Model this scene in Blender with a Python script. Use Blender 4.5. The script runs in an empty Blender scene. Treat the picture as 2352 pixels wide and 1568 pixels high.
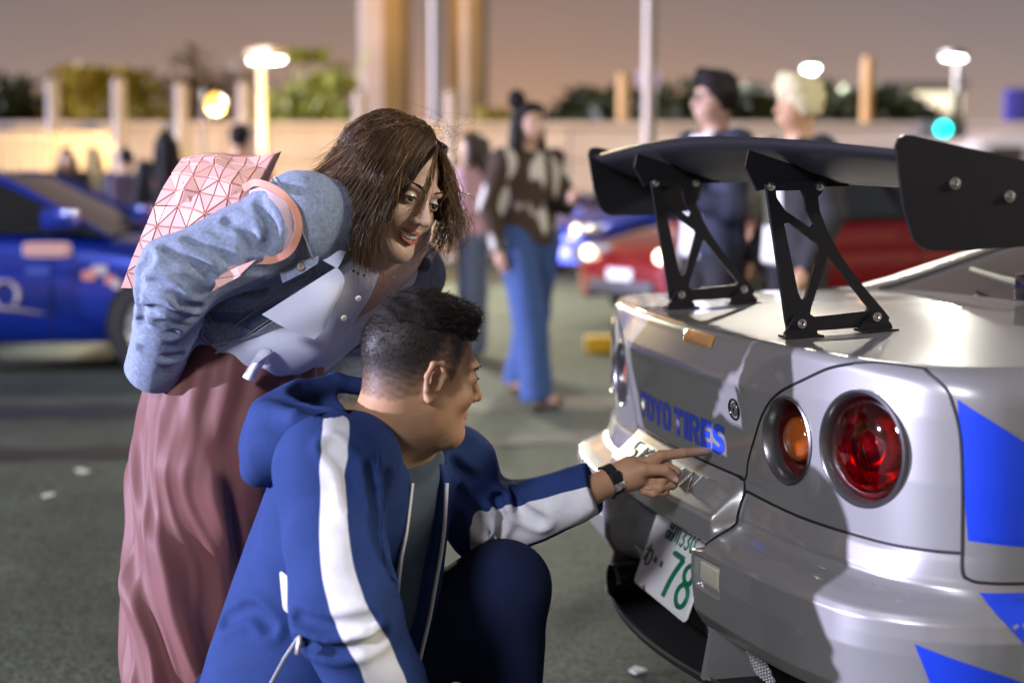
import bpy, bmesh, math, random
import numpy as np
from mathutils import Matrix, Vector, geometry
random.seed(7); RNG = np.random.default_rng(7)
SC = bpy.context.scene
COL = SC.collection
# ------------------------------------------------------------------ camera
CAM_H, PITCH = 1.25, math.atan(364 / 3267)
cam_d = bpy.data.cameras.new('camera'); cam = bpy.data.objects.new('camera', cam_d); COL.objects.link(cam)
cam.location = (0, 0, CAM_H); cam.rotation_euler = (math.pi / 2 - PITCH, 0, 0)
cam_d.sensor_width = 36; cam_d.lens = 36 * 3267 / 2352; cam_d.clip_start = 0.05; cam_d.clip_end = 2000
cam_d.dof.use_dof = True; cam_d.dof.focus_distance = 2.50; cam_d.dof.aperture_fstop = 1.8; cam_d.dof.aperture_blades = 9
SC.camera = cam
# ------------------------------------------------------------------ sky glow of a town at night
world = bpy.data.worlds.new('World'); SC.world = world; world.use_nodes = True
wn, wl = world.node_tree.nodes, world.node_tree.links
wn.clear()
w_out = wn.new('ShaderNodeOutputWorld'); w_bg = wn.new('ShaderNodeBackground')
w_tc = wn.new('ShaderNodeTexCoord'); w_sep = wn.new('ShaderNodeSeparateXYZ'); w_ramp = wn.new('ShaderNodeValToRGB')
w_noise = wn.new('ShaderNodeTexNoise'); w_mix = wn.new('ShaderNodeMix'); w_mix.data_type = 'RGBA'; w_mix.blend_type = 'MULTIPLY'
w_noise.inputs['Scale'].default_value = 1.6; w_noise.inputs['Detail'].default_value = 2
w_cr2 = wn.new('ShaderNodeValToRGB')
w_cr2.color_ramp.elements[0].color = (0.9, 0.96, 1.06, 1); w_cr2.color_ramp.elements[1].color = (1.1, 1.0, 0.9, 1)
w_cr2.color_ramp.elements[0].position = .35; w_cr2.color_ramp.elements[1].position = .65
wl.new(w_tc.outputs['Generated'], w_sep.inputs[0]); wl.new(w_sep.outputs['Z'], w_ramp.inputs[0])
cr = w_ramp.color_ramp
cr.elements[0].position = 0.0; cr.elements[0].color = (0.44, 0.29, 0.21, 1)
cr.elements[1].position = 1.0; cr.elements[1].color = (0.10, 0.095, 0.10, 1)
for p, c in ((.04, (.36, .25, .19)), (.09, (.255, .19, .165)), (.14, (.185, .150, .145)), (.4, (.12, .105, .105))):
    e = cr.elements.new(p); e.color = (*c, 1)
wl.new(w_tc.outputs['Generated'], w_noise.inputs['Vector']); wl.new(w_noise.outputs['Fac'], w_cr2.inputs[0])
w_mix.inputs[0].default_value = 1
wl.new(w_ramp.outputs[0], w_mix.inputs[6]); wl.new(w_cr2.outputs[0], w_mix.inputs[7])
# warm town glow straight ahead, greyer to the right
w_map = wn.new('ShaderNodeMapRange'); w_map.inputs[1].default_value = -.35; w_map.inputs[2].default_value = .35
wl.new(w_sep.outputs['X'], w_map.inputs[0]); w_cr3 = wn.new('ShaderNodeValToRGB'); wl.new(w_map.outputs[0], w_cr3.inputs[0])
w_cr3.color_ramp.elements[0].color = (.86, .86, .90, 1); w_cr3.color_ramp.elements[1].color = (.86, .93, 1.03, 1)
e = w_cr3.color_ramp.elements.new(.5); e.color = (1.12, 1.0, .90, 1)
w_mix2 = wn.new('ShaderNodeMix'); w_mix2.data_type = 'RGBA'; w_mix2.blend_type = 'MULTIPLY'; w_mix2.inputs[0].default_value = 1
wl.new(w_mix.outputs[2], w_mix2.inputs[6]); wl.new(w_cr3.outputs[0], w_mix2.inputs[7]); wl.new(w_mix2.outputs[2], w_bg.inputs['Color']); w_bg.inputs['Strength'].default_value = 1.0
wl.new(w_bg.outputs[0], w_out.inputs[0])
# ------------------------------------------------------------------ key light: cold and low, from the left
SUN_DIR = Vector((0.985, 0.125, -0.125)).normalized()      # the way the light travels
sun_d = bpy.data.lights.new('key_sun', 'SUN'); sun = bpy.data.objects.new('key_sun', sun_d); COL.objects.link(sun)
sun_d.energy = 7.4; sun_d.angle = math.radians(0.9); sun_d.color = (0.72, 0.70, 1.0)
sun.rotation_euler = SUN_DIR.to_track_quat('-Z', 'Y').to_euler(); sun.location = (-6, 0, 4)
SC.view_settings.view_transform = 'Standard'; SC.view_settings.look = 'None'
SC.view_settings.exposure = 0.38; SC.view_settings.gamma = 1.0; SC.view_settings.use_curve_mapping = False
SC.render.engine = 'CYCLES'
SC.cycles.use_denoising = True; SC.cycles.max_bounces = 8; SC.cycles.transparent_max_bounces = 8
SC.cycles.sample_clamp_indirect = 4.0; SC.cycles.sample_clamp_direct = 0.0; SC.cycles.caustics_reflective = False; SC.cycles.caustics_refractive = False

# ------------------------------------------------------------------ geometry helpers
_F, _ct, _st = 3267., math.cos(PITCH), math.sin(PITCH)
def at(px, py, Y):
    """a point at the distance Y that the photograph (2352 px wide) shows at px, py"""
    cx, cy = (px - 1176) / _F, (784 - py) / _F
    d = np.array([cx, _ct + cy * _st, cy * _ct - _st])
    return np.array([0, 0, CAM_H]) + d * (Y / d[1])
V3 = lambda *a: np.array(a, dtype=float)
def nrm(a):
    a = np.asarray(a, float); return a / (np.linalg.norm(a) + 1e-12)

def empty(name, loc, label=None, cat=None, group=None):
    o = bpy.data.objects.new(name, None); COL.objects.link(o); o.location = tuple(float(x) for x in loc); o.empty_display_size = .1
    tag(o, label, cat, group); return o
def tag(o, label=None, cat=None, group=None, kind=None):
    if label: o['label'] = label
    if cat: o['category'] = cat
    if group: o['group'] = group
    if kind: o['kind'] = kind
    return o
def attach(o, parent):
    if parent is not None:
        o.parent = parent
        if parent.type == 'EMPTY': o.matrix_parent_inverse = Matrix.Translation(-parent.location)
def make_mesh(name, verts, faces, smooth=True, attrs=None):
    """faces: list of index lists, or an (n,3)/(n,4) array, or list of such arrays"""
    me = bpy.data.meshes.new(name)
    verts = np.asarray(verts, np.float32).reshape(-1, 3)
    if isinstance(faces, np.ndarray): faces = [faces]
    elif len(faces) == 0 or not isinstance(faces[0], np.ndarray):
        me.from_pydata(verts.tolist(), [], [list(map(int, f)) for f in faces]); faces = None
    if faces is not None:
        loops = np.concatenate([f.reshape(-1) for f in faces]).astype(np.int32)
        sizes = np.concatenate([np.full(len(f), f.shape[1], np.int32) for f in faces])
        starts = np.concatenate([[0], np.cumsum(sizes)[:-1]]).astype(np.int32)
        me.vertices.add(len(verts)); me.vertices.foreach_set('co', verts.ravel())
        me.loops.add(len(loops)); me.loops.foreach_set('vertex_index', loops)
        me.polygons.add(len(sizes)); me.polygons.foreach_set('loop_start', starts)
        me.update(calc_edges=True)
    if smooth and len(me.polygons): me.polygons.foreach_set('use_smooth', np.ones(len(me.polygons), bool))
    if attrs:
        for k, a in attrs.items():
            a = np.asarray(a, np.float32)
            if a.ndim == 2:
                at_ = me.attributes.new(k, 'FLOAT_COLOR', 'POINT'); at_.data.foreach_set('color', a.ravel())
            else:
                at_ = me.attributes.new(k, 'FLOAT', 'POINT'); at_.data.foreach_set('value', a)
    me.validate(); me.update()
    return me
def obj(name, verts, faces, mat, parent=None, smooth=True, attrs=None, auto=None):
    me = verts if isinstance(verts, bpy.types.Mesh) else make_mesh(name, verts, faces, smooth, attrs)
    if mat is not None and not me.materials: me.materials.append(mat)
    o = bpy.data.objects.new(name, me); COL.objects.link(o); attach(o, parent)
    if auto and smooth: me.set_sharp_from_angle(angle=math.radians(auto))
    return o
class MB:
    """collects shapes into one mesh"""
    def __init__(s): s.v = []; s.f = []; s.n = 0
    def add(s, v, f):
        v = np.asarray(v, float).reshape(-1, 3); s.v.append(v); s.f += [[i + s.n for i in q] for q in f]; s.n += len(v); return s
    def box(s, c, h, rot=None, bev=0):
        c = np.asarray(c, float); h = np.asarray(h, float)
        bm = bmesh.new(); bmesh.ops.create_cube(bm, size=2)
        for v in bm.verts: v.co = Vector(v.co * 1.0); v.co.x *= h[0]; v.co.y *= h[1]; v.co.z *= h[2]
        if bev: bmesh.ops.bevel(bm, geom=bm.edges[:], offset=bev, segments=2, affect='EDGES', profile=.6)
        bm.verts.ensure_lookup_table(); bm.verts.index_update()
        v = np.array([x.co[:] for x in bm.verts]); f = [[x.index for x in q.verts] for q in bm.faces]; bm.free()
        if rot is not None: v = v @ np.asarray(rot).T
        return s.add(v + c, f)
    def tube(s, pts, r, n=8, cap=True, flat=None):
        pts = np.asarray(pts, float); m = len(pts); r = np.broadcast_to(np.asarray(r, float), (m,))
        T = np.gradient(pts, axis=0) if m > 1 else np.array([[0, 0, 1.]]); T /= np.linalg.norm(T, axis=1, keepdims=True) + 1e-12
        up = np.array([0, 0, 1.]) if abs(T[0, 2]) < .9 else np.array([1., 0, 0])
        A = np.cross(T[0], up); A /= np.linalg.norm(A); V = []
        for i in range(m):
            A = A - T[i] * (A @ T[i]); A /= np.linalg.norm(A) + 1e-12; B = np.cross(T[i], A)
            a = np.arange(n) * 2 * math.pi / n
            fb = 1 if flat is None else flat
            V.append(pts[i] + r[i] * (np.cos(a)[:, None] * A + fb * np.sin(a)[:, None] * B))
        f = [[i * n + j, i * n + (j + 1) % n, (i + 1) * n + (j + 1) % n, (i + 1) * n + j] for i in range(m - 1) for j in range(n)]
        if cap: f += [list(range(n))[::-1], [(m - 1) * n + j for j in range(n)]]
        return s.add(np.concatenate(V), f)
    def lathe(s, prof, c, axis, n=32, cap=False):
        """prof: (radius, along axis) pairs"""
        ax = nrm(axis); t = np.array([0, 0, 1.]) if abs(ax[2]) < .9 else np.array([1., 0, 0])
        A = nrm(np.cross(ax, t)); B = np.cross(ax, A); V = []
        a = np.arange(n) * 2 * math.pi / n
        for r, h in prof: V.append(np.asarray(c) + h * ax + r * (np.cos(a)[:, None] * A + np.sin(a)[:, None] * B))
        m = len(prof)
        f = [[i * n + j, i * n + (j + 1) % n, (i + 1) * n + (j + 1) % n, (i + 1) * n + j] for i in range(m - 1) for j in range(n)]
        if cap: f += [list(range(n))[::-1], [(m - 1) * n + j for j in range(n)]]
        return s.add(np.concatenate(V), f)
    def prism(s, outer, holes, fn, t):
        """flat polygon with holes (2-D points), fn(x, y, side) -> 3-D, side in -1, 1 (thickness given by fn)"""
        loops = [list(map(tuple, outer))] + [list(map(tuple, h)) for h in holes]
        tri = geometry.tessellate_polygon([[Vector((x, y, 0)) for x, y in l] for l in loops])
        P = [p for l in loops for p in l]; n = len(P)
        v = [fn(x, y, -t) for x, y in P] + [fn(x, y, t) for x, y in P]
        f = [list(q)[::-1] for q in tri] + [[i + n for i in q] for q in tri]; b = 0
        for l in loops:
            k = len(l)
            for i in range(k): f.append([b + i, b + (i + 1) % k, b + (i + 1) % k + n, b + i + n])
            b += k
        return s.add(v, f)
    def build(s, name, mat, parent=None, smooth=True, auto=40):
        v = np.concatenate(s.v)
        me = make_mesh(name, v, s.f, smooth)
        bm = bmesh.new(); bm.from_mesh(me); bmesh.ops.recalc_face_normals(bm, faces=bm.faces[:]); bm.to_mesh(me); bm.free()
        if smooth: me.polygons.foreach_set('use_smooth', np.ones(len(me.polygons), bool))
        return obj(name, me, None, mat, parent, smooth, auto=auto if smooth else None)
def spline(pts, n):
    """Catmull-Rom through pts, n samples evenly by chord"""
    P = np.asarray(pts, float); d = np.concatenate([[0], np.cumsum(np.linalg.norm(np.diff(P, axis=0), axis=1) ** .5)])
    Q = np.vstack([2 * P[0] - P[1], P, 2 * P[-1] - P[-2]])
    out = []; ts = np.linspace(0, d[-1], n)
    for t in ts:
        i = min(max(np.searchsorted(d, t, side='right') - 1, 0), len(P) - 2)
        u = (t - d[i]) / (d[i + 1] - d[i]); p0, p1, p2, p3 = Q[i:i + 4]
        out.append(.5 * ((2 * p1) + (-p0 + p2) * u + (2 * p0 - 5 * p1 + 4 * p2 - p3) * u * u + (-p0 + 3 * p1 - 3 * p2 + p3) * u ** 3))
    return np.array(out)
def copy_tree(o, parent=None):
    c = o.copy(); COL.objects.link(c)
    if parent is not None: c.parent = parent
    for ch in o.children: copy_tree(ch, c)
    return c
def sstep(a, b, x):
    t = np.clip((np.asarray(x, float) - a) / (b - a), 0, 1); return t * t * (3 - 2 * t)

# ------------------------------------------------------------------ distance fields -> meshes
def smin(a, b, k):
    h = np.clip(.5 + .5 * (b - a) / k, 0, 1).astype(np.float32); return b + (a - b) * h - k * h * (1 - h)
def smax(a, b, k): return -smin(-a, -b, k)
def f_cone(P, a, b, r1, r2):
    a = np.asarray(a, np.float32); ba = (np.asarray(b, np.float32) - a); l2 = float(ba @ ba)
    pa = P - a; t = np.clip(pa @ ba / l2, 0, 1)
    return np.linalg.norm(pa - t[:, None] * ba, axis=1) - (r1 + (r2 - r1) * t)
def f_ell(P, c, r, R=None):
    q = P - np.asarray(c, np.float32)
    if R is not None: q = q @ np.asarray(R, np.float32)       # columns of R: local axes
    r = np.asarray(r, np.float32)
    k0 = np.linalg.norm(q / r, axis=1); k1 = np.linalg.norm(q / (r * r), axis=1) + 1e-9
    return np.where(k0 < 1e-3, -r.min(), k0 * (k0 - 1) / k1)
def f_box(P, c, h, R=None, rad=0.):
    q = P - np.asarray(c, np.float32)
    if R is not None: q = q @ np.asarray(R, np.float32)
    q = np.abs(q) - (np.asarray(h, np.float32) - rad)
    return np.linalg.norm(np.maximum(q, 0), axis=1) + np.minimum(q.max(1), 0) - rad
def f_chain(P, pts, rs, k=.0):
    """tapered limb through pts"""
    d = None
    for i in range(len(pts) - 1):
        e = f_cone(P, pts[i], pts[i + 1], rs[i], rs[i + 1]); d = e if d is None else (smin(d, e, k) if k else np.minimum(d, e))
    return d
def near_seg(P, a, b):
    a = np.asarray(a, np.float32); ba = np.asarray(b, np.float32) - a; pa = P - a; t = pa @ ba / float(ba @ ba)
    return t, np.linalg.norm(pa - np.clip(t, 0, 1)[:, None] * ba, axis=1)
def vnoise(P, scale, seed=0):
    """cheap smooth noise: sum of rotated sines"""
    r = np.random.default_rng(seed); out = np.zeros(len(P), np.float32)
    for i in range(5):
        w = r.normal(size=3); w = w / np.linalg.norm(w) * scale * (.7 + .7 * r.random()) * 2 * math.pi
        w2 = r.normal(size=3); w2 = w2 / np.linalg.norm(w2) * scale * 2.2
        out += np.sin(P @ w.astype(np.float32) + 1.3 * np.sin(P @ w2.astype(np.float32) + 6.28 * r.random()) + 6.28 * r.random())
    return out / 5
def surf(f, lo, hi, h):
    """surface nets of the zero set of f inside the box lo..hi, cell size h"""
    lo = np.asarray(lo, float); hi = np.asarray(hi, float); B = 4
    nb = np.maximum(np.ceil((hi - lo) / (h * B)).astype(int), 2); n = nb * B
    cax = [lo[i] + (np.arange(nb[i]) + .5) * B * h - .5 * h for i in range(3)]
    C = np.stack(np.meshgrid(*cax, indexing='ij'), -1).reshape(-1, 3).astype(np.float32)
    cd = np.concatenate([f(C[i:i + 200000]) for i in range(0, len(C), 200000)]).reshape(nb)
    act = np.abs(cd) < B * h * 1.9
    D = np.repeat(np.repeat(np.repeat(cd, B, 0), B, 1), B, 2).astype(np.float32)
    m = np.repeat(np.repeat(np.repeat(act, B, 0), B, 1), B, 2)
    idx = np.argwhere(m); P = (lo + idx * h).astype(np.float32)
    D[m] = np.concatenate([f(P[i:i + 300000]) for i in range(0, len(P), 300000)])
    ins = D < 0
    cs = [(a, b, c) for a in (0, 1) for b in (0, 1) for c in (0, 1)]
    sl = lambda A, o: A[o[0]:A.shape[0] - 1 + o[0], o[1]:A.shape[1] - 1 + o[1], o[2]:A.shape[2] - 1 + o[2]]
    cnt = sum(sl(ins, o).astype(np.int8) for o in cs); cell = (cnt > 0) & (cnt < 8)
    ci = np.argwhere(cell); nv = len(ci); vid = np.full(cell.shape, -1, np.int64); vid[cell] = np.arange(nv)
    acc = np.zeros((nv, 3)); k = np.zeros(nv)
    for o1 in cs:
        for ax in range(3):
            if o1[ax]: continue
            o2 = list(o1); o2[ax] = 1
            d1 = D[tuple((ci + o1).T)]; d2 = D[tuple((ci + o2).T)]; c = (d1 < 0) != (d2 < 0)
            t = np.where(c, d1 / np.where(d1 - d2 == 0, 1, d1 - d2), 0)
            p = np.tile(np.array(o1, float), (nv, 1)); p[:, ax] = t
            acc += p * c[:, None]; k += c
    verts = lo + (ci + acc / k[:, None]) * h
    quads = []
    for ax in range(3):
        a1, a2 = (ax + 1) % 3, (ax + 2) % 3
        s1 = [slice(None)] * 3; s2 = [slice(None)] * 3; s1[ax] = slice(0, -1); s2[ax] = slice(1, None)
        ch = ins[tuple(s1)] != ins[tuple(s2)]; e = np.argwhere(ch)
        ok = (e[:, a1] > 0) & (e[:, a2] > 0) & (e[:, a1] < n[a1] - 1) & (e[:, a2] < n[a2] - 1); e = e[ok]
        if not len(e): continue
        q = []
        for da, db in ((-1, -1), (0, -1), (0, 0), (-1, 0)):
            c = e.copy(); c[:, a1] += da; c[:, a2] += db; q.append(vid[tuple(c.T)])
        q = np.stack(q, 1); flip = ~ins[tuple(e.T)]; q[flip] = q[flip][:, ::-1]; quads.append(q)
    q = np.concatenate(quads); q = q[(q >= 0).all(1)]
    return verts, q
def vsmooth(v, q, it=2, lam=.5):
    n = len(v)
    e = np.concatenate([q[:, [i, (i + 1) % q.shape[1]]] for i in range(q.shape[1])]); e = np.concatenate([e, e[:, ::-1]])
    deg = np.bincount(e[:, 0], minlength=n)[:, None] + 1e-9
    for _ in range(it):
        a = np.stack([np.bincount(e[:, 0], weights=v[e[:, 1], i], minlength=n) for i in range(3)], 1) / deg
        v = v + lam * (a - v)
    return v

def project(f, pts, off=0., it=6):
    """pull points onto the zero set of f"""
    P = np.asarray(pts, np.float32).copy(); e = .002
    for _ in range(it):
        d = f(P) - off; g = np.stack([(f(P + np.float32(np.eye(3)[i] * e)) - f(P - np.float32(np.eye(3)[i] * e))) / (2 * e) for i in range(3)], 1)
        P = (P - g * (d / (np.sum(g * g, 1) + 1e-6))[:, None] * .9).astype(np.float32)
    return P
# ------------------------------------------------------------------ materials
def mat(name, col, rough=.5, metal=0., coat=0., var=0., vscale=8., bump=0., bscale=150., emit=None, es=1., attr=None, col2=None, edge=(.45, .55),
        spec=.5, trans=0., ior=1.45, sheen=0., vstretch=(1, 1, 1), wave=None, subsurf=0., rvar=0., coord='Object', coatr=.03, fold=0., fscale=10., fstretch=(1, 1, 1)):
    m = bpy.data.materials.new(name); m.use_nodes = True; N, L = m.node_tree.nodes, m.node_tree.links
    b = N['Principled BSDF']; b.inputs['Roughness'].default_value = rough; b.inputs['Metallic'].default_value = metal
    b.inputs['Coat Weight'].default_value = coat; b.inputs['Coat Roughness'].default_value = coatr
    b.inputs['Specular IOR Level'].default_value = spec; b.inputs['Transmission Weight'].default_value = trans; b.inputs['IOR'].default_value = ior
    b.inputs['Sheen Weight'].default_value = sheen; b.inputs['Sheen Roughness'].default_value = .4
    if subsurf:
        b.inputs['Subsurface Weight'].default_value = subsurf; b.inputs['Subsurface Radius'].default_value = (1, .35, .2); b.inputs['Subsurface Scale'].default_value = .006
    c = (*col, 1) if len(col) == 3 else col
    b.inputs['Base Color'].default_value = c
    src = None
    def rgb(c_):
        r = N.new('ShaderNodeRGB'); r.outputs[0].default_value = (*c_, 1) if len(c_) == 3 else c_; return r.outputs[0]
    tc = N.new('ShaderNodeTexCoord'); mp = N.new('ShaderNodeMapping'); mp.inputs['Scale'].default_value = vstretch
    L.new(tc.outputs[coord], mp.inputs[0]); vec = mp.outputs[0]
    if attr:
        an = N.new('ShaderNodeAttribute'); an.attribute_name = attr
        if col2 is None: src = an.outputs['Color']
        else:
            mr = N.new('ShaderNodeMapRange'); mr.interpolation_type = 'SMOOTHSTEP'
            mr.inputs[1].default_value, mr.inputs[2].default_value = edge
            L.new(an.outputs['Fac'], mr.inputs[0])
            mx = N.new('ShaderNodeMix'); mx.data_type = 'RGBA'; L.new(mr.outputs[0], mx.inputs[0])
            mx.inputs[6].default_value = c; mx.inputs[7].default_value = (*col2, 1); src = mx.outputs[2]
    if var:
        nz = N.new('ShaderNodeTexNoise'); nz.inputs['Scale'].default_value = vscale; nz.inputs['Detail'].default_value = 6; nz.inputs['Roughness'].default_value = .6
        L.new(vec, nz.inputs['Vector'])
        mr = N.new('ShaderNodeMapRange'); mr.inputs[1].default_value = .28; mr.inputs[2].default_value = .72
        mr.inputs[3].default_value = 1 - var; mr.inputs[4].default_value = 1 + var; L.new(nz.outputs['Fac'], mr.inputs[0])
        mx = N.new('ShaderNodeMix'); mx.data_type = 'RGBA'; mx.blend_type = 'MULTIPLY'; mx.inputs[0].default_value = 1
        L.new(src if src is not None else rgb(col), mx.inputs[6]); L.new(mr.outputs[0], mx.inputs[7]); src = mx.outputs[2]
        if rvar:
            m2 = N.new('ShaderNodeMapRange'); m2.inputs[3].default_value = max(rough - rvar, .02); m2.inputs[4].default_value = rough + rvar
            L.new(nz.outputs['Fac'], m2.inputs[0]); L.new(m2.outputs[0], b.inputs['Roughness'])
    if src is not None: L.new(src, b.inputs['Base Color'])
    if bump:
        bn = N.new('ShaderNodeBump'); bn.inputs['Strength'].default_value = bump; bn.inputs['Distance'].default_value = .002
        if wave is not None:
            t = N.new('ShaderNodeTexWave'); t.inputs['Scale'].default_value = bscale; t.bands_direction = wave; t.inputs['Distortion'].default_value = 1.2
            t.inputs['Detail'].default_value = 1
        else:
            t = N.new('ShaderNodeTexNoise'); t.inputs['Scale'].default_value = bscale; t.inputs['Detail'].default_value = 4
        L.new(vec, t.inputs['Vector']); L.new(t.outputs['Fac'], bn.inputs['Height']); L.new(bn.outputs[0], b.inputs['Normal'])
        if fold:
            mp2 = N.new('ShaderNodeMapping'); mp2.inputs['Scale'].default_value = fstretch; L.new(tc.outputs[coord], mp2.inputs[0])
            t2 = N.new('ShaderNodeTexNoise'); t2.noise_type = 'RIDGED_MULTIFRACTAL'; t2.inputs['Scale'].default_value = fscale; t2.inputs['Detail'].default_value = 2.5; t2.inputs['Distortion'].default_value = .6
            L.new(mp2.outputs[0], t2.inputs['Vector']); b2 = N.new('ShaderNodeBump'); b2.inputs['Strength'].default_value = fold; b2.inputs['Distance'].default_value = .01
            L.new(t2.outputs['Fac'], b2.inputs['Height']); L.new(b2.outputs[0], bn.inputs['Normal'])
    if emit is not None:
        b.inputs['Emission Color'].default_value = (*emit, 1); b.inputs['Emission Strength'].default_value = es
    return m
M = {}
# ------------------------------------------------------------------ the car park
def gnd(px, py):
    cx, cy = (px - 1176) / _F, (784 - py) / _F; d = np.array([cx, _ct + cy * _st, cy * _ct - _st]); return np.array([0, 0, CAM_H]) + d * (-CAM_H / d[2])
M['asphalt'] = mat('asphalt', (.046, .058, .039), rough=.85, var=.6, vscale=1.1, bump=1., bscale=140)
N_, L_n = M['asphalt'].node_tree.nodes, M['asphalt'].node_tree.links
_b = N_['Principled BSDF']; _src = _b.inputs['Base Color'].links[0].from_socket
_vz = N_.new('ShaderNodeTexVoronoi'); _vz.inputs['Scale'].default_value = 70; _mr = N_.new('ShaderNodeMapRange'); _mr.inputs[1].default_value = 0; _mr.inputs[2].default_value = .75; _mr.inputs[3].default_value = 2.3; _mr.inputs[4].default_value = .25
_tc = N_.new('ShaderNodeTexCoord'); L_n.new(_tc.outputs['Object'], _vz.inputs['Vector']); L_n.new(_vz.outputs['Distance'], _mr.inputs[0])
_mx = N_.new('ShaderNodeMix'); _mx.data_type = 'RGBA'; _mx.blend_type = 'MULTIPLY'; _mx.inputs[0].default_value = 1; L_n.new(_src, _mx.inputs[6]); L_n.new(_mr.outputs[0], _mx.inputs[7]); L_n.new(_mx.outputs[2], _b.inputs['Base Color'])
s = 300
ground = obj('ground', [(-s, -20, 0), (s, -20, 0), (s, 600, 0), (-s, 600, 0)], [[0, 1, 2, 3]], M['asphalt'], smooth=False); tag(ground, kind='structure')
M['dark_band'] = mat('dark_ground_band', (.012, .012, .012), rough=.6, var=.2, vscale=20)  # near-black colour of the two bands laid across the asphalt
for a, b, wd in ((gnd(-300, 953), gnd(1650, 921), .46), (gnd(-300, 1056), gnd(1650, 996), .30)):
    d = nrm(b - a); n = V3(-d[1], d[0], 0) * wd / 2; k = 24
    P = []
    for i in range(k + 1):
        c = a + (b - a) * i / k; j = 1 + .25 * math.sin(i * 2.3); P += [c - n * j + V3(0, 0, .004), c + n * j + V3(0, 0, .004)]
    tag(obj('ground_band', P, [[2 * i, 2 * i + 2, 2 * i + 3, 2 * i + 1] for i in range(k)], M['dark_band'], smooth=False), kind='structure')
M['paper'] = mat('paper_scrap', (.75, .74, .70), rough=.7)
for i, (px, py, sz) in enumerate(((190, 1085, .035), (112, 1143, .025), (1465, 1546, .03))):
    c = gnd(px, py); r_ = np.random.default_rng(i); v = [c + V3(sz * math.cos(t) * (.7 + .5 * r_.random()), sz * .7 * math.sin(t), .006 + .012 * r_.random()) for t in np.linspace(0, 6.28, 8)[:-1]]
    o = MB().add(v + [p - V3(0, 0, .003) for p in v], [list(range(7)), list(range(7, 14))[::-1]] + [[j, (j + 1) % 7, (j + 1) % 7 + 7, j + 7] for j in range(7)]).build('paper_scrap', M['paper'])
    tag(o, ('scrap of white paper lying on the asphalt behind the trousers', 'smaller white paper scrap nearest the photograph edge on the asphalt', 'white paper scrap on the dark ground under the coupe')[i], 'litter')
# ---- concrete wall with panels
M['concrete'] = mat('pale_concrete', (.64, .55, .47), rough=.85, var=.18, vscale=1.2, bump=.4, bscale=30)
WY = 25.0
wall = empty('concrete_wall', (0, WY, 0), 'long pale wall of concrete panels along the far edge of the car park', 'wall')
pm = make_mesh('panel', *(lambda mb: (np.concatenate(mb.v), mb.f))(MB().box((0, 0, 0), (.985, .06, .265), None, .012)), smooth=False)
for i in range(17):
    for j in range(4):
        o = obj('panel', pm, None, M['concrete']); o.location = (-16.0 + 2.0 * i, WY, .29 + .545 * j); attach(o, wall)
cp = MB().box((0.0, WY, 2.25), (17.2, .12, .05), None, .015).build('coping', M['concrete'], wall)
MB().box((0, WY + .05, 1.10), (17.0, .03, 1.08)).build('backing', mat('dark_joint', (.16, .14, .12), rough=.9), wall)
# slatted fence on the left
M['slat'] = mat('pale_slat', (.66, .58, .46), rough=.6)
fence = empty('slatted_fence', at(40, 420, 20), 'pale upright slat fence at the far edge behind the blue car door', 'fence')
sm = make_mesh('slat', *(lambda mb: (np.concatenate(mb.v), mb.f))(MB().box((0, 0, 0), (.035, .02, .95), None, .004)), smooth=False)
for i in range(34):
    o = obj('slat', sm, None, M['slat']); o.location = (-9.3 + .11 * i, 20, 1.0); attach(o, fence)
for z in (.3, 1.75): MB().box((-7.5, 20.05, z), (1.95, .02, .04)).build('rail', M['slat'], fence)
# ---- white posts
M['white_paint'] = mat('white_post_paint', (.32, .29, .27), rough=.5, var=.08, vscale=3)
for i, (px, py, lab) in enumerate(((120, 182, 'white round post standing above the slatted fence'), (272, 178, 'pale post in front of the yellow-green tree'), (416, 192, 'pale post beside the amber light'), (560, 188, 'white post next to the tall lit lamp'),
                                   (826, 208, 'white post at the foot of the wide bridge pier'), (1036, 208, 'white post between the two bridge piers'))):
    p = at(px, py, 23); r = .105
    MB().lathe([(.001, p[2]), (r * .7, p[2] - .01), (r, p[2] - .06), (r, 1.2), (r * 1.05, .02), (r * 1.05, 0)], (p[0], 23, 0), (0, 0, 1), 20).build('round_post', M['white_paint'])
    tag(bpy.context.scene.objects[-1] if False else COL.objects[-1], lab, 'post', 'round posts along the wall')
# ---- bridge piers
M['pier'] = mat('pier_concrete', (.34, .27, .19), rough=.85, var=.15, vscale=.8)
for px, wpx, lab in ((885, 118, 'wide pale bridge pier lit warm, behind the leaning woman'), (1076, 88, 'narrower grey bridge pier behind the orange lamp pole')):
    c = at(px, 200, 46); r = wpx / 3267 * 46 / 2
    m_ = MB(); m_.lathe([(r * 1.15, 0), (r * 1.15, .5), (r, .6), (r, 16), (r * 1.0, 26), (r * 1.6, 30)], (c[0], 46, 0), (0, 0, 1), 8); o = m_.build('bridge_pier', M['pier'], auto=30); tag(o, lab, 'bridge pier')
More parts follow.
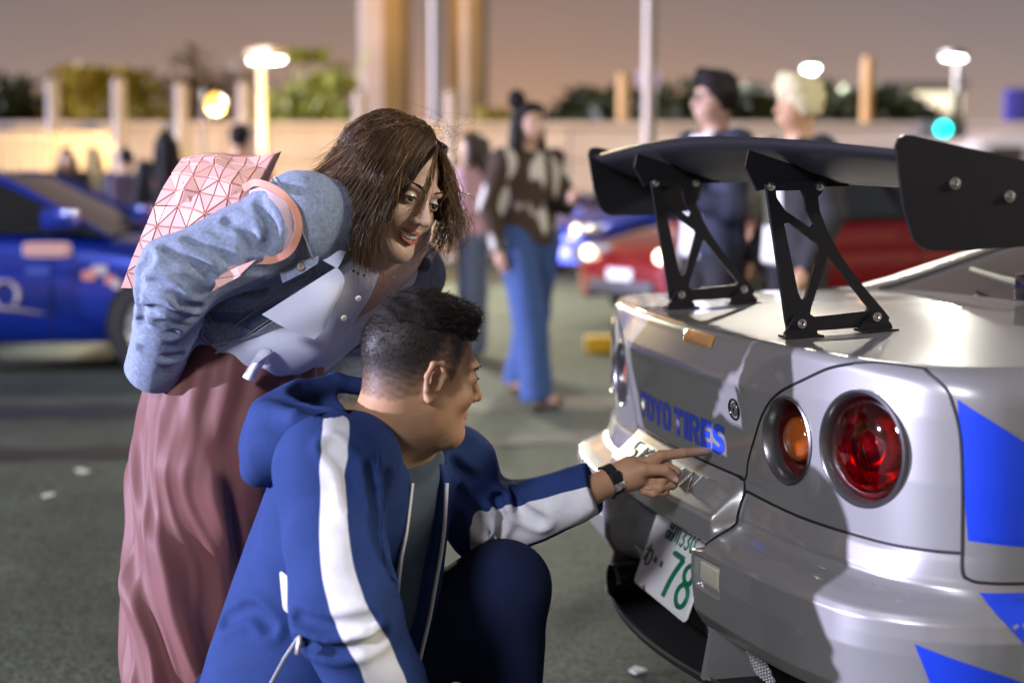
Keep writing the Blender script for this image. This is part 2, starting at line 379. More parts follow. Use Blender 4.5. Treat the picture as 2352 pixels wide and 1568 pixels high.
# ---- lamp poles
M['galv'] = mat('galvanised_steel', (.27, .25, .22), rough=.45, metal=.3, var=.1, vscale=6)
def glow(name, col, es): return mat(name, col, rough=.4, emit=col, es=es)
M['glow_white'] = glow('lamp_white', (.95, 1.0, .93), 8); M['glow_cool'] = glow('lamp_cool', (.92, .98, 1.), 14); M['glow_sodium'] = glow('lamp_sodium', (1., .50, .07), 2.4); M['glow_teal'] = glow('signal_teal', (.0, .85, .75), 6)
def point(name, loc, col, e, r=.15, aim=None, cone=120):
    d = bpy.data.lights.new(name, 'SPOT' if aim is not None else 'POINT'); d.energy = e; d.color = col; d.shadow_soft_size = r
    o = bpy.data.objects.new(name, d); COL.objects.link(o); o.location = tuple(map(float, loc))
    if aim is not None:
        d.spot_size = math.radians(cone); d.spot_blend = .6; o.rotation_euler = (Vector(aim) - o.location).to_track_quat('-Z', 'Y').to_euler()
    return o
def lamp_pole(px, Y, ztop, wpx, label, head='none', mat_head=None, arm=(0, 0), light=None, paint=None):
    x = at(px, 300, Y)[0]; r = wpx / 3267 * Y / 2
    root = empty('lamp_pole', (x, Y, 0), label, 'lamp post')
    MB().lathe([(r * 1.5, 0), (r * 1.5, .25), (r * 1.05, .3), (r, .5 * ztop), (r * .85, ztop), (.001, ztop)], (x, Y, 0), (0, 0, 1), 16).build('pole', paint or M['galv'], root)
    hx, hy = x + arm[0], Y + arm[1]
    if head != 'none':
        if arm[0] or arm[1]: MB().tube([(x, Y, ztop - .05), (x + arm[0] * .5, Y + arm[1] * .5, ztop + .06), (hx, hy, ztop + .08)], r * .5, 8).build('arm', M['galv'], root)
        ad = nrm((arm[0] or .0, arm[1] or -.4, 0)); sd = np.cross(ad, (0, 0, 1))
        hd = MB().box((hx, hy, ztop + .10), (.30, .16, .07), np.stack([ad, sd, V3(0, 0, 1)], 1), .03).build('lamp_head', M['galv'], root)
        MB().box((hx, hy, ztop + .015), (.26, .13, .03), np.stack([ad, sd, V3(0, 0, 1)], 1), .012).build('lamp_glass', mat_head, root)
    if light:
        lo = point('lamp_light', (hx, hy, ztop - .12), *light); lo.parent = root; lo.matrix_parent_inverse = Matrix.Translation(-root.location)
    return root
M['ochre'] = mat('ochre_sodium_tint', (.62, .36, .12), rough=.6, var=.1, vscale=5)  # orange sodium light put into the base colour of two poles
zat = lambda py, Y: float(at(1176, py, Y)[2])
SUBJ = (0., 2.6, .9)
lamp_pole(604, 20, zat(142, 20), 22, 'lamp post with a big white glow beside the green tree', 'box', M['glow_white'], (.09, -.1), ((.95, 1., .78), 5000, .25, (0., 4., .2), 105))
lamp_pole(1857, 34, zat(160, 34), 12, 'thin lamp post glowing white above the blond man', 'box', M['glow_cool'], (0, -.1), ((.95, 1, 1), 1500, .2))
lamp_pole(2195, 34, zat(136, 34), 20, 'lamp post with white head above the low lit building', 'box', M['glow_cool'], (-.13, -.1), ((1., .97, .84), 2600, .25, SUBJ, 30))
lamp_pole(1002, 41, 11, 28, 'orange-lit pole between the bridge piers rising out of the picture', 'box', M['glow_sodium'], (-1.3, -.6), ((1., .55, .14), 2400, .3))
lamp_pole(1490, 22, 9.5, 30, 'tall pole rising out of the picture left of the dark-haired man', 'box', M['glow_white'], (.9, -1.2), ((1., .92, .78), 700, .35))
l2_ = point('lamp_light', (at(1490, 300, 22)[0] + .9, 20.6, 9.3), (1., .93, .80), 2800, .35, (0., 6., 0.), 115)
for o_ in COL.objects:
    if o_.type == 'EMPTY' and o_.get('label', '').startswith('tall pole rising'): l2_.parent = o_; l2_.matrix_parent_inverse = Matrix.Translation(-o_.location)
lamp_pole(1176 + 3267 * 9.6 / 1.7, 1.7, 4.6, 230, 'added unseen lamp post beyond the picture edge, shining across the coupe bonnet', 'box', M['glow_white'], (-.8, 0), ((1., .90, .72), 2200, .5))  # unseen lamp, added to brighten the woman's face from the right
lamp_pole(1176 - 3267 * 5.4 / -6.0, -6.0, 6.0, -40, 'added fill lamp post, unseen behind the photographer', 'box', M['glow_cool'], (.8, 0), ((.88, .89, 1.), 2900, .8))  # unseen fill lamp, added to lift the shaded car rear
lamp_pole(1990, 30, zat(132, 30), 30, 'bare orange pole between blond man and building', 'none', paint=M['ochre'])
amb = lamp_pole(495, 18.5, zat(250, 18.5), 8, 'thin post carrying the amber lamp', 'none', light=((1., .62, .22), 1300, .15))
amb.children[-1].location.z += .2; amb.children[-1].location.y -= .7
ax_ = at(495, 238, 18.4); MB().lathe([(.12 * math.sin(a), .12 * math.cos(a)) for a in np.linspace(0, math.pi, 12)], ax_, (0, 1, 0), 20).build('signal_lamp', M['glow_sodium'], amb)
pb = lamp_pole(1432, 28, zat(172, 28), 34, 'short stout orange pole with a round violet sign', 'none', paint=M['ochre'])
p_ = at(1490, 182, 28); MB().tube([at(1432, 182, 28), p_], .05, 8).build('arm', M['galv'], pb)
MB().lathe([(.001, -.03), (.22, -.03), (.24, 0), (.22, .03), (.001, .03)], p_ + V3(0, -.1, 0), (0, 1, 0), 24).build('sign_disc', mat('violet_sign', (.45, .34, .48), rough=.5), pb)
tl = lamp_pole(2163, 22.5, zat(300, 22.5) + .15, 10, 'traffic signal post showing a teal light', 'none')
q_ = at(2163, 297, 22.3); MB().box(q_, (.36, .08, .14), None, .03).build('signal_housing', mat('signal_grey', (.12, .12, .12), rough=.5), tl)
MB().lathe([(.11 * math.sin(a), .11 * math.cos(a)) for a in np.linspace(0, math.pi, 10)], q_ + V3(0, -.08, 0), (0, 1, 0), 18).build('signal_lamp', M['glow_teal'], tl)
# ---- far building
M['cream'] = mat('cream_wall', (.74, .68, .52), rough=.8, var=.06)
M['lit_window'] = mat('lit_window', (1, .92, .7), rough=.4, emit=(1., .90, .62), es=1.0)
bl = empty('low_building', at(2110, 300, 62), 'long low cream building with lit windows under the lamp', 'building')
a_, b_ = at(2012, 245, 62), at(2212, 200, 62); cx = (a_[0] + b_[0]) / 2; hw = (b_[0] - a_[0]) / 2
MB().box((cx, 64, b_[2] / 2), (hw, 2, b_[2] / 2), None, .05).build('wall', M['cream'], bl); MB().box((cx, 64, b_[2] + .1), (hw + .2, 2.3, .1)).build('roof', M['galv'], bl)
for i in range(9): MB().box((cx - hw + hw * 2 * (i + .5) / 9, 61.98, b_[2] - .65), (hw / 9 * .78, .04, .42)).build('window', M['lit_window'], bl)
MB().box((at(2340, 235, 50)[0], 50, 3.6), (.5, .1, .9), None, .05).build('sign_board', mat('violet_board', (.10, .09, .42), rough=.4))
tag(COL.objects[-1], 'dark violet sign board at the edge above the van', 'sign')
MB().lathe([(.06, 0), (.06, 2.75)], (at(2340, 235, 50)[0], 50.15, 0), (0, 0, 1), 10).build('sign_post', M['galv'], COL.objects[-1])
# ---- trees
def leafmat(n, c): return mat(n, c, rough=.6, var=.35, vscale=1.5)
LEAF = {'dark': leafmat('leaf_dark', (.040, .050, .016)), 'yellow': leafmat('leaf_yellow', (.36, .29, .03)), 'green': leafmat('leaf_green', (.26, .30, .04)), 'brown': leafmat('leaf_brown', (.16, .105, .05))}
M['bark'] = mat('bark', (.10, .075, .05), rough=.9, var=.3, vscale=10)
def tree(px, Y, ztop, zbot, hwpx, kind, n, label, leaf=.14, seed=0, trunk=True):
    r = np.random.default_rng(seed); x = at(px, 300, Y)[0]; R = hwpx / 3267 * Y; zc = (ztop + zbot) / 2; rz = (ztop - zbot) / 2
    root = empty('tree' if trunk else 'shrub', (x, Y, 0), label, 'tree' if trunk else 'shrub', 'greenery beyond the car park')
    tips = [V3(x, Y, 0) + V3(*(r.normal(size=2) * R * .45), zc + r.normal() * rz * .45) for _ in range(9)]
    m_ = MB(); m_.tube(spline([(x, Y, 0), (x + .1 * R, Y, zbot * .6), (x, Y, zc)], 8), np.linspace(.05 * R + .05, .03 * R, 8), 8)
    for tp in tips: m_.tube(spline([(x, Y, zbot * .8), .5 * (V3(x, Y, zc) + tp) + V3(0, 0, -.1 * rz), tp], 6), np.linspace(.03 * R + .01, .008, 6), 5)
    m_.build('trunk', M['bark'], root)
    cl = np.array([V3(x, Y, zc) + V3(r.normal() * R * .55, r.normal() * R * .55, r.normal() * rz * .5) for _ in range(26)]); cs = .16 + .2 * r.random(26)
    k = r.integers(0, 26, n); c = cl[k] + r.normal(size=(n, 3)) * (cs[k] * R)[:, None] * np.array([1, 1, .8])
    c[:, 2] = np.clip(c[:, 2], max(zbot * .9, .08), ztop)
    A = r.normal(size=(n, 3)); A /= np.linalg.norm(A, axis=1, keepdims=True); B = np.cross(A, r.normal(size=(n, 3))); B /= np.linalg.norm(B, axis=1, keepdims=True)
    sz = leaf * (.6 + .8 * r.random((n, 1))); V = np.stack([c - A * sz, c + B * sz * .45, c + A * sz, c - B * sz * .45], 1).reshape(-1, 3)
    obj('crown', V, np.arange(4 * n).reshape(n, 4), LEAF[kind], root, smooth=False)
tree(15, 32, zat(150, 32), .9, 85, 'dark', 3400, 'dark tree at the edge of the picture above the slatted fence', .2, 1)
tree(262, 31, zat(165, 31), 1.2, 95, 'yellow', 1800, 'yellow-green tree behind the pale post', .18, 2)
tree(480, 33, zat(120, 33), 1.5, 100, 'brown', 1300, 'thin brown nearly bare tree behind the amber light', .12, 3)
tree(700, 28, zat(125, 28), .9, 100, 'green', 2000, 'bright green tree beside the tall lit lamp', .17, 4)
for i, (px, tp, hw_) in enumerate(((1340, 240, 55), (1480, 232, 85), (1570, 225, 70), (1740, 232, 90), (1900, 225, 80), (2020, 228, 70))):
    tree(px, 33, zat(tp, 33) + .35, .5, hw_ * 1.15, 'dark', 3200, ('low dark bush behind the wall beside the walking woman', 'dark bush behind the tall pole and the violet sign', 'dark bush behind the dark-haired man', 'dark bush between the two men behind the wing', 'dark bush beside the blond man\'s head', 'dark bush in front of the low building')[i], .2, 10 + i, False)
tree(1100, 36, zat(262, 36), .3, 60, 'yellow', 1000, 'low ochre bush at the foot of the grey bridge pier', .18, 30, False)
# ---- yellow wheel stop
M['yellow'] = mat('yellow_paint', (.72, .44, .02), rough=.6, var=.15, vscale=15)
g_ = gnd(1400, 815); MB().box(g_ + V3(.25, .2, .06), (.42, .09, .06), None, .02).build('wheel_stop', M['yellow']); tag(COL.objects[-1], 'yellow wheel stop on the ground beyond the coupe tail', 'wheel stop')
# ------------------------------------------------------------------ the silver coupe: its shell as one parametric surface
CAR_A = math.radians(14); CAR_O = np.array([.345, 2.80, 0.])
C_F = np.array([math.cos(CAR_A), math.sin(CAR_A), 0]); C_R = np.array([math.sin(CAR_A), -math.cos(CAR_A), 0]); C_Z = np.array([0, 0, 1.])
def cw(u, v, z):
    u, v, z = np.broadcast_arrays(np.asarray(u, float), np.asarray(v, float), np.asarray(z, float))
    return CAR_O + u[..., None] * C_F + v[..., None] * C_R + z[..., None] * C_Z
_half = np.array([(0, 0), (.006, .2), (.024, .42), (.040, .53), (.068, .634), (.092, .70), (.125, .752), (.17, .789), (.23, .806), (.36, .815), (.6, .825), (1.0, .835), (1.7, .835)])
_full = np.vstack([_half[:0:-1] * [1, -1], _half])
_ol = spline(_full, 1600); _os = np.concatenate([[0], np.cumsum(np.linalg.norm(np.diff(_ol, axis=0), axis=1))])
_os -= np.interp(0, _ol[:, 1], _os)
_on = np.gradient(_ol, axis=0); _on /= np.linalg.norm(_on, axis=1, keepdims=True); _on = np.stack([-_on[:, 1], _on[:, 0]], 1)   # outward
S_FLANK = float(np.interp(.806, _ol[:, 1], _os))
ZT = .975
_dC = np.array([(.25, -.20), (.42, -.16), (.592, -.12), (.598, .0), (.600, .066), (.606, .072), (.648, .074), (.656, .070), (.700, .022), (.716, .011), (.722, .010), (.80, .016), (.878, .026), (.892, .029), (.905, .027), (.955, .010), (.975, .006)])
_dR = np.array([(.25, -.14), (.40, -.05), (.438, .045), (.452, .072), (.48, .088), (.55, .097), (.598, .096), (.610, .090), (.622, .068), (.636, .036), (.645, .024), (.655, .023), (.685, .013), (.695, .008), (.80, .012), (.90, .012), (.955, .008), (.975, .006)])
_dK = np.array([(.25, -.08), (.40, .02), (.50, .032), (.575, .036), (.600, .030), (.615, .016), (.630, .007), (.66, .003), (.80, .004), (.90, .0), (.975, -.004)])
def d_surf(s, z):
    s, z = np.broadcast_arrays(np.asarray(s, float), np.asarray(z, float)); a = np.abs(s)
    dc = np.interp(z, _dC[:, 0], _dC[:, 1]); dr = np.interp(z, _dR[:, 0], _dR[:, 1]); dk = np.interp(z, _dK[:, 0], _dK[:, 1])
    e = .236 + .048 * sstep(.590, .600, z)          # the plate recess and the number-plate garnish end here
    wc = np.where(z > .72, sstep(.46, .30, a), sstep(e + .022, e - .002, a))
    d = dr + (dc - dr) * wc
    wk = sstep(.66, S_FLANK - .01, a); d = d + (dk - d) * wk
    r = .017 + .035 * sstep(.55, S_FLANK, a); zz = np.clip(z - (ZT - r), 0, r)
    d = d - (r - np.sqrt(np.maximum(r * r - zz * zz, 0)))
    return d
def c_surf(s, z, off=0.):
    s, z = np.broadcast_arrays(np.asarray(s, float), np.asarray(z, float))
    u = np.interp(s, _os, _ol[:, 0]); v = np.interp(s, _os, _ol[:, 1]); nu = np.interp(s, _os, _on[:, 0]); nv = np.interp(s, _os, _on[:, 1])
    d = d_surf(s, z) + off
    return cw(u + nu * d, v + nv * d, z)
M['silver'] = mat('silver_paint', (.30, .297, .292), rough=.33, metal=.5, coat=1., coatr=.012, var=.05, vscale=900)
M['gap'] = mat('panel_gap', (.008, .008, .008), rough=.6)
M['blue_decal'] = mat('blue_vinyl', (.010, .045, .52), rough=.3, coat=.6)
M['black_satin'] = mat('black_satin', (.008, .008, .010), rough=.42, var=.1, vscale=60, spec=.3)
M['black_gloss'] = mat('black_gloss', (.006, .006, .007), rough=.08, coat=.5)
M['black_plastic'] = mat('black_plastic', (.018, .018, .019), rough=.55)
M['chrome'] = mat('bolt_steel', (.72, .70, .66), rough=.16, metal=1.)
M['bezel'] = mat('lamp_bezel', (.16, .16, .165), rough=.28, metal=.85, coat=.5)
M['red_lens'] = mat('red_lens', (.62, .006, .012), rough=.03, trans=1., ior=1.3, coat=1.)
M['amber_lens'] = mat('amber_lens', (.75, .16, .01), rough=.12, trans=.55, ior=1.3, coat=1., bump=.5, bscale=420, wave='Z')
M['clear_lens'] = mat('clear_lens', (.74, .70, .55), rough=.18, trans=.15, ior=1.3, coat=1., bump=.8, bscale=260, wave='X')
M['smoke_cup'] = mat('lamp_cup', (.10, .012, .010), rough=.22, metal=.6)
M['red_cup'] = mat('red_reflector', (.75, .03, .03), rough=.18, metal=.75)
M['plate_white'] = mat('plate_white', (.78, .78, .78), rough=.38, coat=.2)
M['plate_green'] = mat('plate_green', (.0, .14, .06), rough=.45)
M['dark_glass'] = mat('tinted_glass', (.012, .014, .014), rough=.03, coat=1., spec=.8)
M['rubber'] = mat('rubber', (.02, .02, .02), rough=.75)
M['trim_silver'] = mat('window_trim', (.62, .58, .52), rough=.22, metal=.85)
M['alloy'] = mat('alloy_rim', (.6, .6, .6), rough=.28, metal=.9)

def build_coupe():
    root = empty('sports_coupe', cw(.5, 0, 0), 'silver sports coupe with blue stickers and big black rear wing, seen from its tail', 'car')
    # ---- shell grid
    far, near = -1.02, 1.78
    ss = np.concatenate([np.linspace(far, -.82, 14)[:-1], np.linspace(-.82, .20, 230)[:-1], np.linspace(.20, .95, 260)[:-1], np.linspace(.95, near, 40)])
    zz = np.concatenate([np.linspace(.26, .43, 12)[:-1], np.linspace(.43, .74, 130)[:-1], np.linspace(.74, .92, 46)[:-1], ZT - .055 * (1 - np.sin(np.linspace(0, math.pi / 2, 18)))])
    S, Z = np.meshgrid(ss, zz, indexing='ij')
    LAMPS = [(-.632, .835, .086), (-.440, .817, .070), (.440, .817, .070), (.630, .835, .088)]
    off = np.zeros_like(S)
    for s0, z0, R in LAMPS:
        rr = np.hypot(S - s0, Z - z0); off -= .062 * sstep(R - .0005, R - .0065, rr)
    # reverse lamps
    for sg in (-1, 1):
        m = sstep(.048, .044, np.abs(S - sg * .318)) * sstep(.029, .026, np.abs(Z - .556)); off -= .016 * m
    P = c_surf(S, Z, off)
    lid = np.array([(.0, .20), (.722, .296), (.76, .312), (.808, .341), (.861, .377), (.897, .420), (.928, .489), (.953, .549), (.966, .60), (.98, .66)])
    qg = np.array([(.25, 3), (.6559, 3), (.656, .86), (.659, .823), (.668, .806), (.70, .802), (.80, .800), (.877, .795), (.922, .783), (.947, .769), (.968, .728), (.98, .70)])
    ns, nz = S.shape
    I = np.arange(ns * nz).reshape(ns, nz)
    Q = np.stack([I[:-1, :-1], I[1:, :-1], I[1:, 1:], I[:-1, 1:]], -1).reshape(-1, 4)
    sc_ = (.25 * (S[:-1, :-1] + S[1:, :-1] + S[1:, 1:] + S[:-1, 1:])).ravel(); zc = (.25 * (Z[:-1, :-1] + Z[1:, :-1] + Z[1:, 1:] + Z[:-1, 1:])).ravel(); a = np.abs(sc_)
    e_ = .236 + .048 * sstep(.590, .600, zc)
    reg = np.full(len(Q), 0)                                             # 0 bumper
    reg[(zc > .694)] = 1                                                 # tail panel
    reg[(zc > .722) & (a < np.interp(zc, lid[:, 0], lid[:, 1]))] = 2      # trunk lid
    reg[(zc < .722) & (zc > .596) & (a < e_ + .012)] = 3                  # garnish
    reg[(zc > .656) & (a > np.interp(zc, qg[:, 0], qg[:, 1]))] = 4        # quarter panel
    hole = np.zeros(len(Q), bool)
    wl_s = float(np.interp(.93, _ol[800:, 0], _os[800:]))
    hole |= np.hypot(sc_ - wl_s, zc - .315) < .345
    parts = {}
    for k, n in enumerate(('rear_bumper', 'tail_panel', 'trunk_lid', 'plate_garnish', 'quarter_panel')):
        for sgn in ((0,) if k in (0, 2, 3) else (-1, 1)):
            m = (reg == k) & ~hole
            if sgn: m &= np.sign(sc_) == sgn
            q = Q[m]; ids, inv = np.unique(q, return_inverse=True)
            parts[(k, sgn)] = obj(n, P.reshape(-1, 3)[ids], inv.reshape(-1, 4), M['silver'], root)
    # ---- boot deck
    top = ss[(ss >= 0)]; u0 = []; v0 = []
    pt = c_surf(top, np.full(len(top), ZT)) - CAR_O
    uu = pt @ C_F; vv = pt @ C_R; k = uu < .84; uu = uu[k]; vv = np.maximum.accumulate(vv[k]); k = np.concatenate([[True], np.diff(uu) > 1e-4]); uu = uu[k]; vv = vv[k]
    nt = 61; tau = np.linspace(-1, 1, nt)
    U = np.repeat(uu[:, None], nt, 1); W = vv[:, None] * tau
    crown = .016 * (1 - tau ** 2)[None, :] * sstep(0, .45, U) + .008 * sstep(.05, .7, U) * (1 - tau ** 4)[None, :]
    G = cw(U, W, ZT - .0004 + crown); I = np.arange(U.size).reshape(U.shape)
    q = np.stack([I[:-1, :-1], I[:-1, 1:], I[1:, 1:], I[1:, :-1]], -1).reshape(-1, 4)[:, ::-1]
    obj('boot_deck', G.reshape(-1, 3), q, M['silver'], parts[(2, 0)])
    def zdeck(u, v):
        t = np.clip(v / .76, -1, 1); return ZT + .016 * (1 - t ** 2) * float(sstep(0, .45, u)) + .008 * float(sstep(.05, .7, u))
    # ---- gaps
    def gap(pts, r=.0028, n=60, close=False):
        p = np.asarray(pts); p = spline(p, n); w = c_surf(p[:, 0], p[:, 1], -.0006)
        return w, r
    L_ = lid[1:-1]
    gaps = []
    for sg in (-1, 1):
        rt = [(sg * s_, z_) for z_, s_ in L_]
        gaps.append(gap([(sg * .262, .7215)] + rt, n=90))
        gaps.append(gap([(sg * .300, .700), (sg * .45, .694), (sg * .653, .694), (sg * .747, .697), (sg * .803, .700)], n=80))
        gaps.append(gap([(sg * .728, .970), (sg * .769, .947), (sg * .783, .922), (sg * .795, .877), (sg * .801, .80), (sg * .803, .72), (sg * .805, .672), (sg * .815, .661), (sg * .84, .657), (sg * .95, .656), (sg * 1.2, .656)], n=120))
        gaps.append(gap([(sg * .285, .7225), (sg * .296, .71), (sg * .301, .66), (sg * .303, .606)], r=.003, n=30))
    gaps.append(gap([(-.285, .722), (-.1, .722), (.1, .722), (.285, .722)], n=60))
    for w, r in gaps:
        mb = MB(); mb.tube(w, r, 6); mb.build('panel_gap', M['gap'], parts[(2, 0)])
    for sg in (-1, 1):
        w, r = gap([(sg * .600, .9665), (sg * .64, .971), (sg * .69, .9715), (sg * .728, .970)], n=30); MB().tube(w, r, 6).build('panel_gap', M['gap'], parts[(2, 0)])
    # dark lining behind the plate and under the bumper
    mb = MB()
    for s_ in (-.20, 0, .20): pass
    s2 = np.linspace(-.42, .42, 20); z2 = np.linspace(.27, .60, 8); A, B = np.meshgrid(s2, z2, indexing='ij')
    pts = cw(.09 + 0 * A, A, B).reshape(-1, 3); I = np.arange(A.size).reshape(A.shape)
    obj('plate_recess', pts, np.stack([I[:-1, :-1], I[1:, :-1], I[1:, 1:], I[:-1, 1:]], -1).reshape(-1, 4), M['black_plastic'], parts[(0, 0)])
    # ---- decals on the shell
    def decal(polys, name, material, parent, off=.0007, maxlen=.02, zshift=0):
        for pl in polys:
            bm = bmesh.new(); tri = geometry.tessellate_polygon([[Vector((x, y, 0)) for x, y in pl]])
            vs = [bm.verts.new((x, y, 0)) for x, y in pl]
            for t in tri:
                try: bm.faces.new([vs[i] for i in t])
                except ValueError: pass
            for _ in range(7):
                es = [e for e in bm.edges if e.calc_length() > maxlen]
                if not es: break
                bmesh.ops.subdivide_edges(bm, edges=es, cuts=1); bmesh.ops.triangulate(bm, faces=bm.faces[:])
            bm.verts.index_update(); v = np.array([x.co[:2] for x in bm.verts]); f = np.array([[x.index for x in q.verts] for q in bm.faces]); bm.free()
            w = c_surf(v[:, 0], v[:, 1], off)
            n = np.cross(w[f[0][1]] - w[f[0][0]], w[f[0][2]] - w[f[0][0]])
            obj(name, w, f, material, parent)
    qp = parts[(4, 1)]
    decal([[(.789, .931), (.885, .871), (1.15, .705), (1.15, .690), (.891, .712), (.811, .720)]], 'blue_sticker', M['blue_decal'], qp)
    decal([[(.829, .643), (1.10, .643), (1.10, .43), (.883, .573)], [(.763, .570), (.885, .514), (1.06, .43), (.98, .38), (.80, .40), (.779, .512)]], 'blue_sticker', M['blue_decal'], parts[(0, 0)])
    # ---- lettering on the lid
    def se(w_, h_, p_, n_=26): return [(w_ * math.copysign(abs(math.cos(t)) ** p_, math.cos(t)), h_ * math.copysign(abs(math.sin(t)) ** p_, math.sin(t))) for t in np.linspace(0, 2 * math.pi, n_ + 1)[:-1]]
    sh_ = lambda pts, x0, y0: [(x + x0, y + y0) for x, y in pts]
    GL = {'T': ([(.0, 1), (0, .74), (.34, .74), (.34, 0), (.66, 0), (.66, .74), (1, .74), (1, 1)], []), 'I': ([(.0, 0), (.36, 0), (.36, 1), (0, 1)], []),
          'O': (sh_(se(.5, .515, .62), .5, .5), [sh_(se(.19, .27, .75, 18), .5, .5)]), 'Y': ([(0, 1), (.36, 1), (.5, .68), (.64, 1), (1, 1), (.66, .40), (.66, 0), (.34, 0), (.34, .40)], []),
          'R': ([(0, 0), (.33, 0), (.33, .36), (.44, .36), (.66, 0), (1.02, 0), (.74, .42), (.92, .52), (.98, .68), (.93, .86), (.80, .97), (.62, 1), (0, 1)], [[(.33, .57), (.56, .57), (.64, .62), (.66, .68), (.64, .75), (.56, .79), (.33, .79)]]),
          'E': ([(0, 0), (.92, 0), (.92, .25), (.34, .25), (.34, .385), (.84, .385), (.84, .615), (.34, .615), (.34, .75), (.92, .75), (.92, 1), (0, 1)], []),
          'S': ([(.02, .06), (.25, -.01), (.55, -.01), (.80, .05), (.95, .18), (.97, .33), (.90, .48), (.72, .57), (.42, .63), (.36, .69), (.42, .75), (.58, .77), (.90, .71), (.90, .95), (.65, 1.01), (.40, 1.01), (.18, .95), (.03, .82), (.02, .66), (.10, .50), (.28, .42), (.56, .36), (.62, .30), (.56, .24), (.40, .22), (.02, .31)], [])}
    cur = -.260
    for ch, wd, sp in (('T', .047, .003), ('O', .053, .002), ('Y', .055, .001), ('O', .053, .017), ('T', .050, .006), ('I', .052, -.028), ('R', .055, .004), ('E', .050, .004), ('S', .055, 0)):
        out_, hol = GL[ch]; mp_ = lambda l: [(cur + wd * x + .16 * .057 * y, .749 + .057 * y) for x, y in l]
        lps = [mp_(out_)] + [mp_(h) for h in hol]; tri = geometry.tessellate_polygon([[Vector((x, y, 0)) for x, y in l] for l in lps]); pts_ = [p for l in lps for p in l]
        bm = bmesh.new(); vs = [bm.verts.new((x, y, 0)) for x, y in pts_]
        for q in tri:
            try: bm.faces.new([vs[i] for i in q])
            except ValueError: pass
        bm.verts.index_update(); v_ = np.array([x.co[:2] for x in bm.verts]); f_ = np.array([[x.index for x in q.verts] for q in bm.faces]); bm.free()
        obj('letter', c_surf(v_[:, 0], v_[:, 1], .0009), f_, M['blue_decal'], parts[(2, 0)]); cur += wd + sp
    # ---- model name pressed into the garnish: thin ridges
    strokes = {'S': [[(1, 1), (.1, 1), (0, .75), (.2, .5), (.8, .5), (1, .25), (.9, 0), (0, 0)]], 'K': [[(0, 0), (0, 1)], [(1, 1), (.1, .5), (1, 0)]], 'Y': [[(0, 1), (.5, .5), (1, 1)], [(.5, .5), (.5, 0)]],
               'L': [[(0, 1), (0, 0), (1, 0)]], 'I': [[(.5, 0), (.5, 1)]], 'N': [[(0, 0), (.05, .95), (.95, .05), (1, 1)]], 'E': [[(1, 1), (.15, 1), (0, .85), (0, .15), (.15, 0), (1, 0)], [(.25, .5), (1, .5)]]}
    for i, ch in enumerate('SKYLINE'):
        mb = MB()
        c0 = -.225 + .0665 * i
        for st_ in strokes[ch]:
            p = np.array([(c0 + .040 * x, .671 + .028 * y) for x, y in st_]); pp = np.concatenate([np.linspace(p[j], p[j + 1], 6) for j in range(len(p) - 1)])
            mb.tube(c_surf(pp[:, 0], pp[:, 1], .0004), .0016, 5)
        mb.build('embossed_letter', M['silver'], parts[(3, 0)])
    # ---- boot lock, boot lamp, aerial button
    def frame(s0, z0):
        p = c_surf(s0, z0); a_ = c_surf(s0 + .01, z0) - c_surf(s0 - .01, z0); b_ = c_surf(s0, z0 + .006) - c_surf(s0, z0 - .006)
        a_ = nrm(a_); n = nrm(np.cross(a_, nrm(b_))); b_ = nrm(np.cross(n, a_))
        if n @ (p - cw(.5, 0, z0)) < 0: n = -n
        return p, a_, b_, n
    p, a_, b_, n = frame(.272, .845)
    lk = MB().lathe([(.0205, -.003), (.0205, .002), (.0185, .0035), (.0165, .002), (.0150, -.004)], p, n, 28).build('boot_lock', M['black_gloss'], parts[(2, 0)])
    MB().lathe([(.0001, .0022), (.010, .0024), (.0125, .0016), (.0148, -.003)], p, n, 28).build('lock_barrel', M['chrome'], lk)
    MB().box(p + n * .0026, (.0011, .0009, .0045), np.stack([a_, n, b_], 1)).build('key_slot', M['black_gloss'], lk)
    bl = MB(); pl = [(.012, .944), (.160, .944), (.160, .966), (.012, .966)]
    gs, gz = np.meshgrid(np.linspace(-.070, .075, 16), np.linspace(.943, .966, 5), indexing='ij')
    def slab(s0, s1, z0, z1, o0, o1, nm, m_, par, nx=14, ny=5):
        gs, gz = np.meshgrid(np.linspace(s0, s1, nx), np.linspace(z0, z1, ny), indexing='ij')
        e = np.maximum(np.abs(gs - (s0 + s1) / 2) / ((s1 - s0) / 2), np.abs(gz - (z0 + z1) / 2) / ((z1 - z0) / 2))
        w = c_surf(gs, gz, np.where(e > .99, o0, o1)); I = np.arange(gs.size).reshape(gs.shape)
        return obj(nm, w.reshape(-1, 3), np.stack([I[:-1, :-1], I[1:, :-1], I[1:, 1:], I[:-1, 1:]], -1).reshape(-1, 4), m_, par)
    hs = slab(.010, .164, .9405, .968, -.002, .0022, 'boot_lamp', M['black_gloss'], parts[(2, 0)])
    M['amber_lamp'] = mat('amber_lamp', (.85, .42, .10), rough=.12, coat=1., metal=.35, bump=.4, bscale=300, wave='X')
    slab(.016, .158, .9425, .966, .001, .0045, 'lamp_lens', M['amber_lamp'], hs)
    # ---- round tail lamps
    for i, (s0, z0, R) in enumerate(LAMPS):
        p, a_, b_, n = frame(s0, z0); outer = abs(s0) > .5
        lamp = MB().lathe([(R + .0062, -.004), (R + .0055, .0018), (R + .002, .0034), (R - .001, .001), (R - .0065, -.014), (R - .0085, -.024)], p, n, 64).build('tail_lamp', M['bezel'], parts[(1, 1 if s0 > 0 else -1)])
        Rc = R - .006
        MB().lathe([(Rc + .002, -.016), (Rc * .93, -.03), (Rc * .80, -.046), (Rc * .55, -.056), (.001, -.058)], p, n, 48).build('reflector', M['red_cup'] if outer else M['smoke_cup'], lamp)
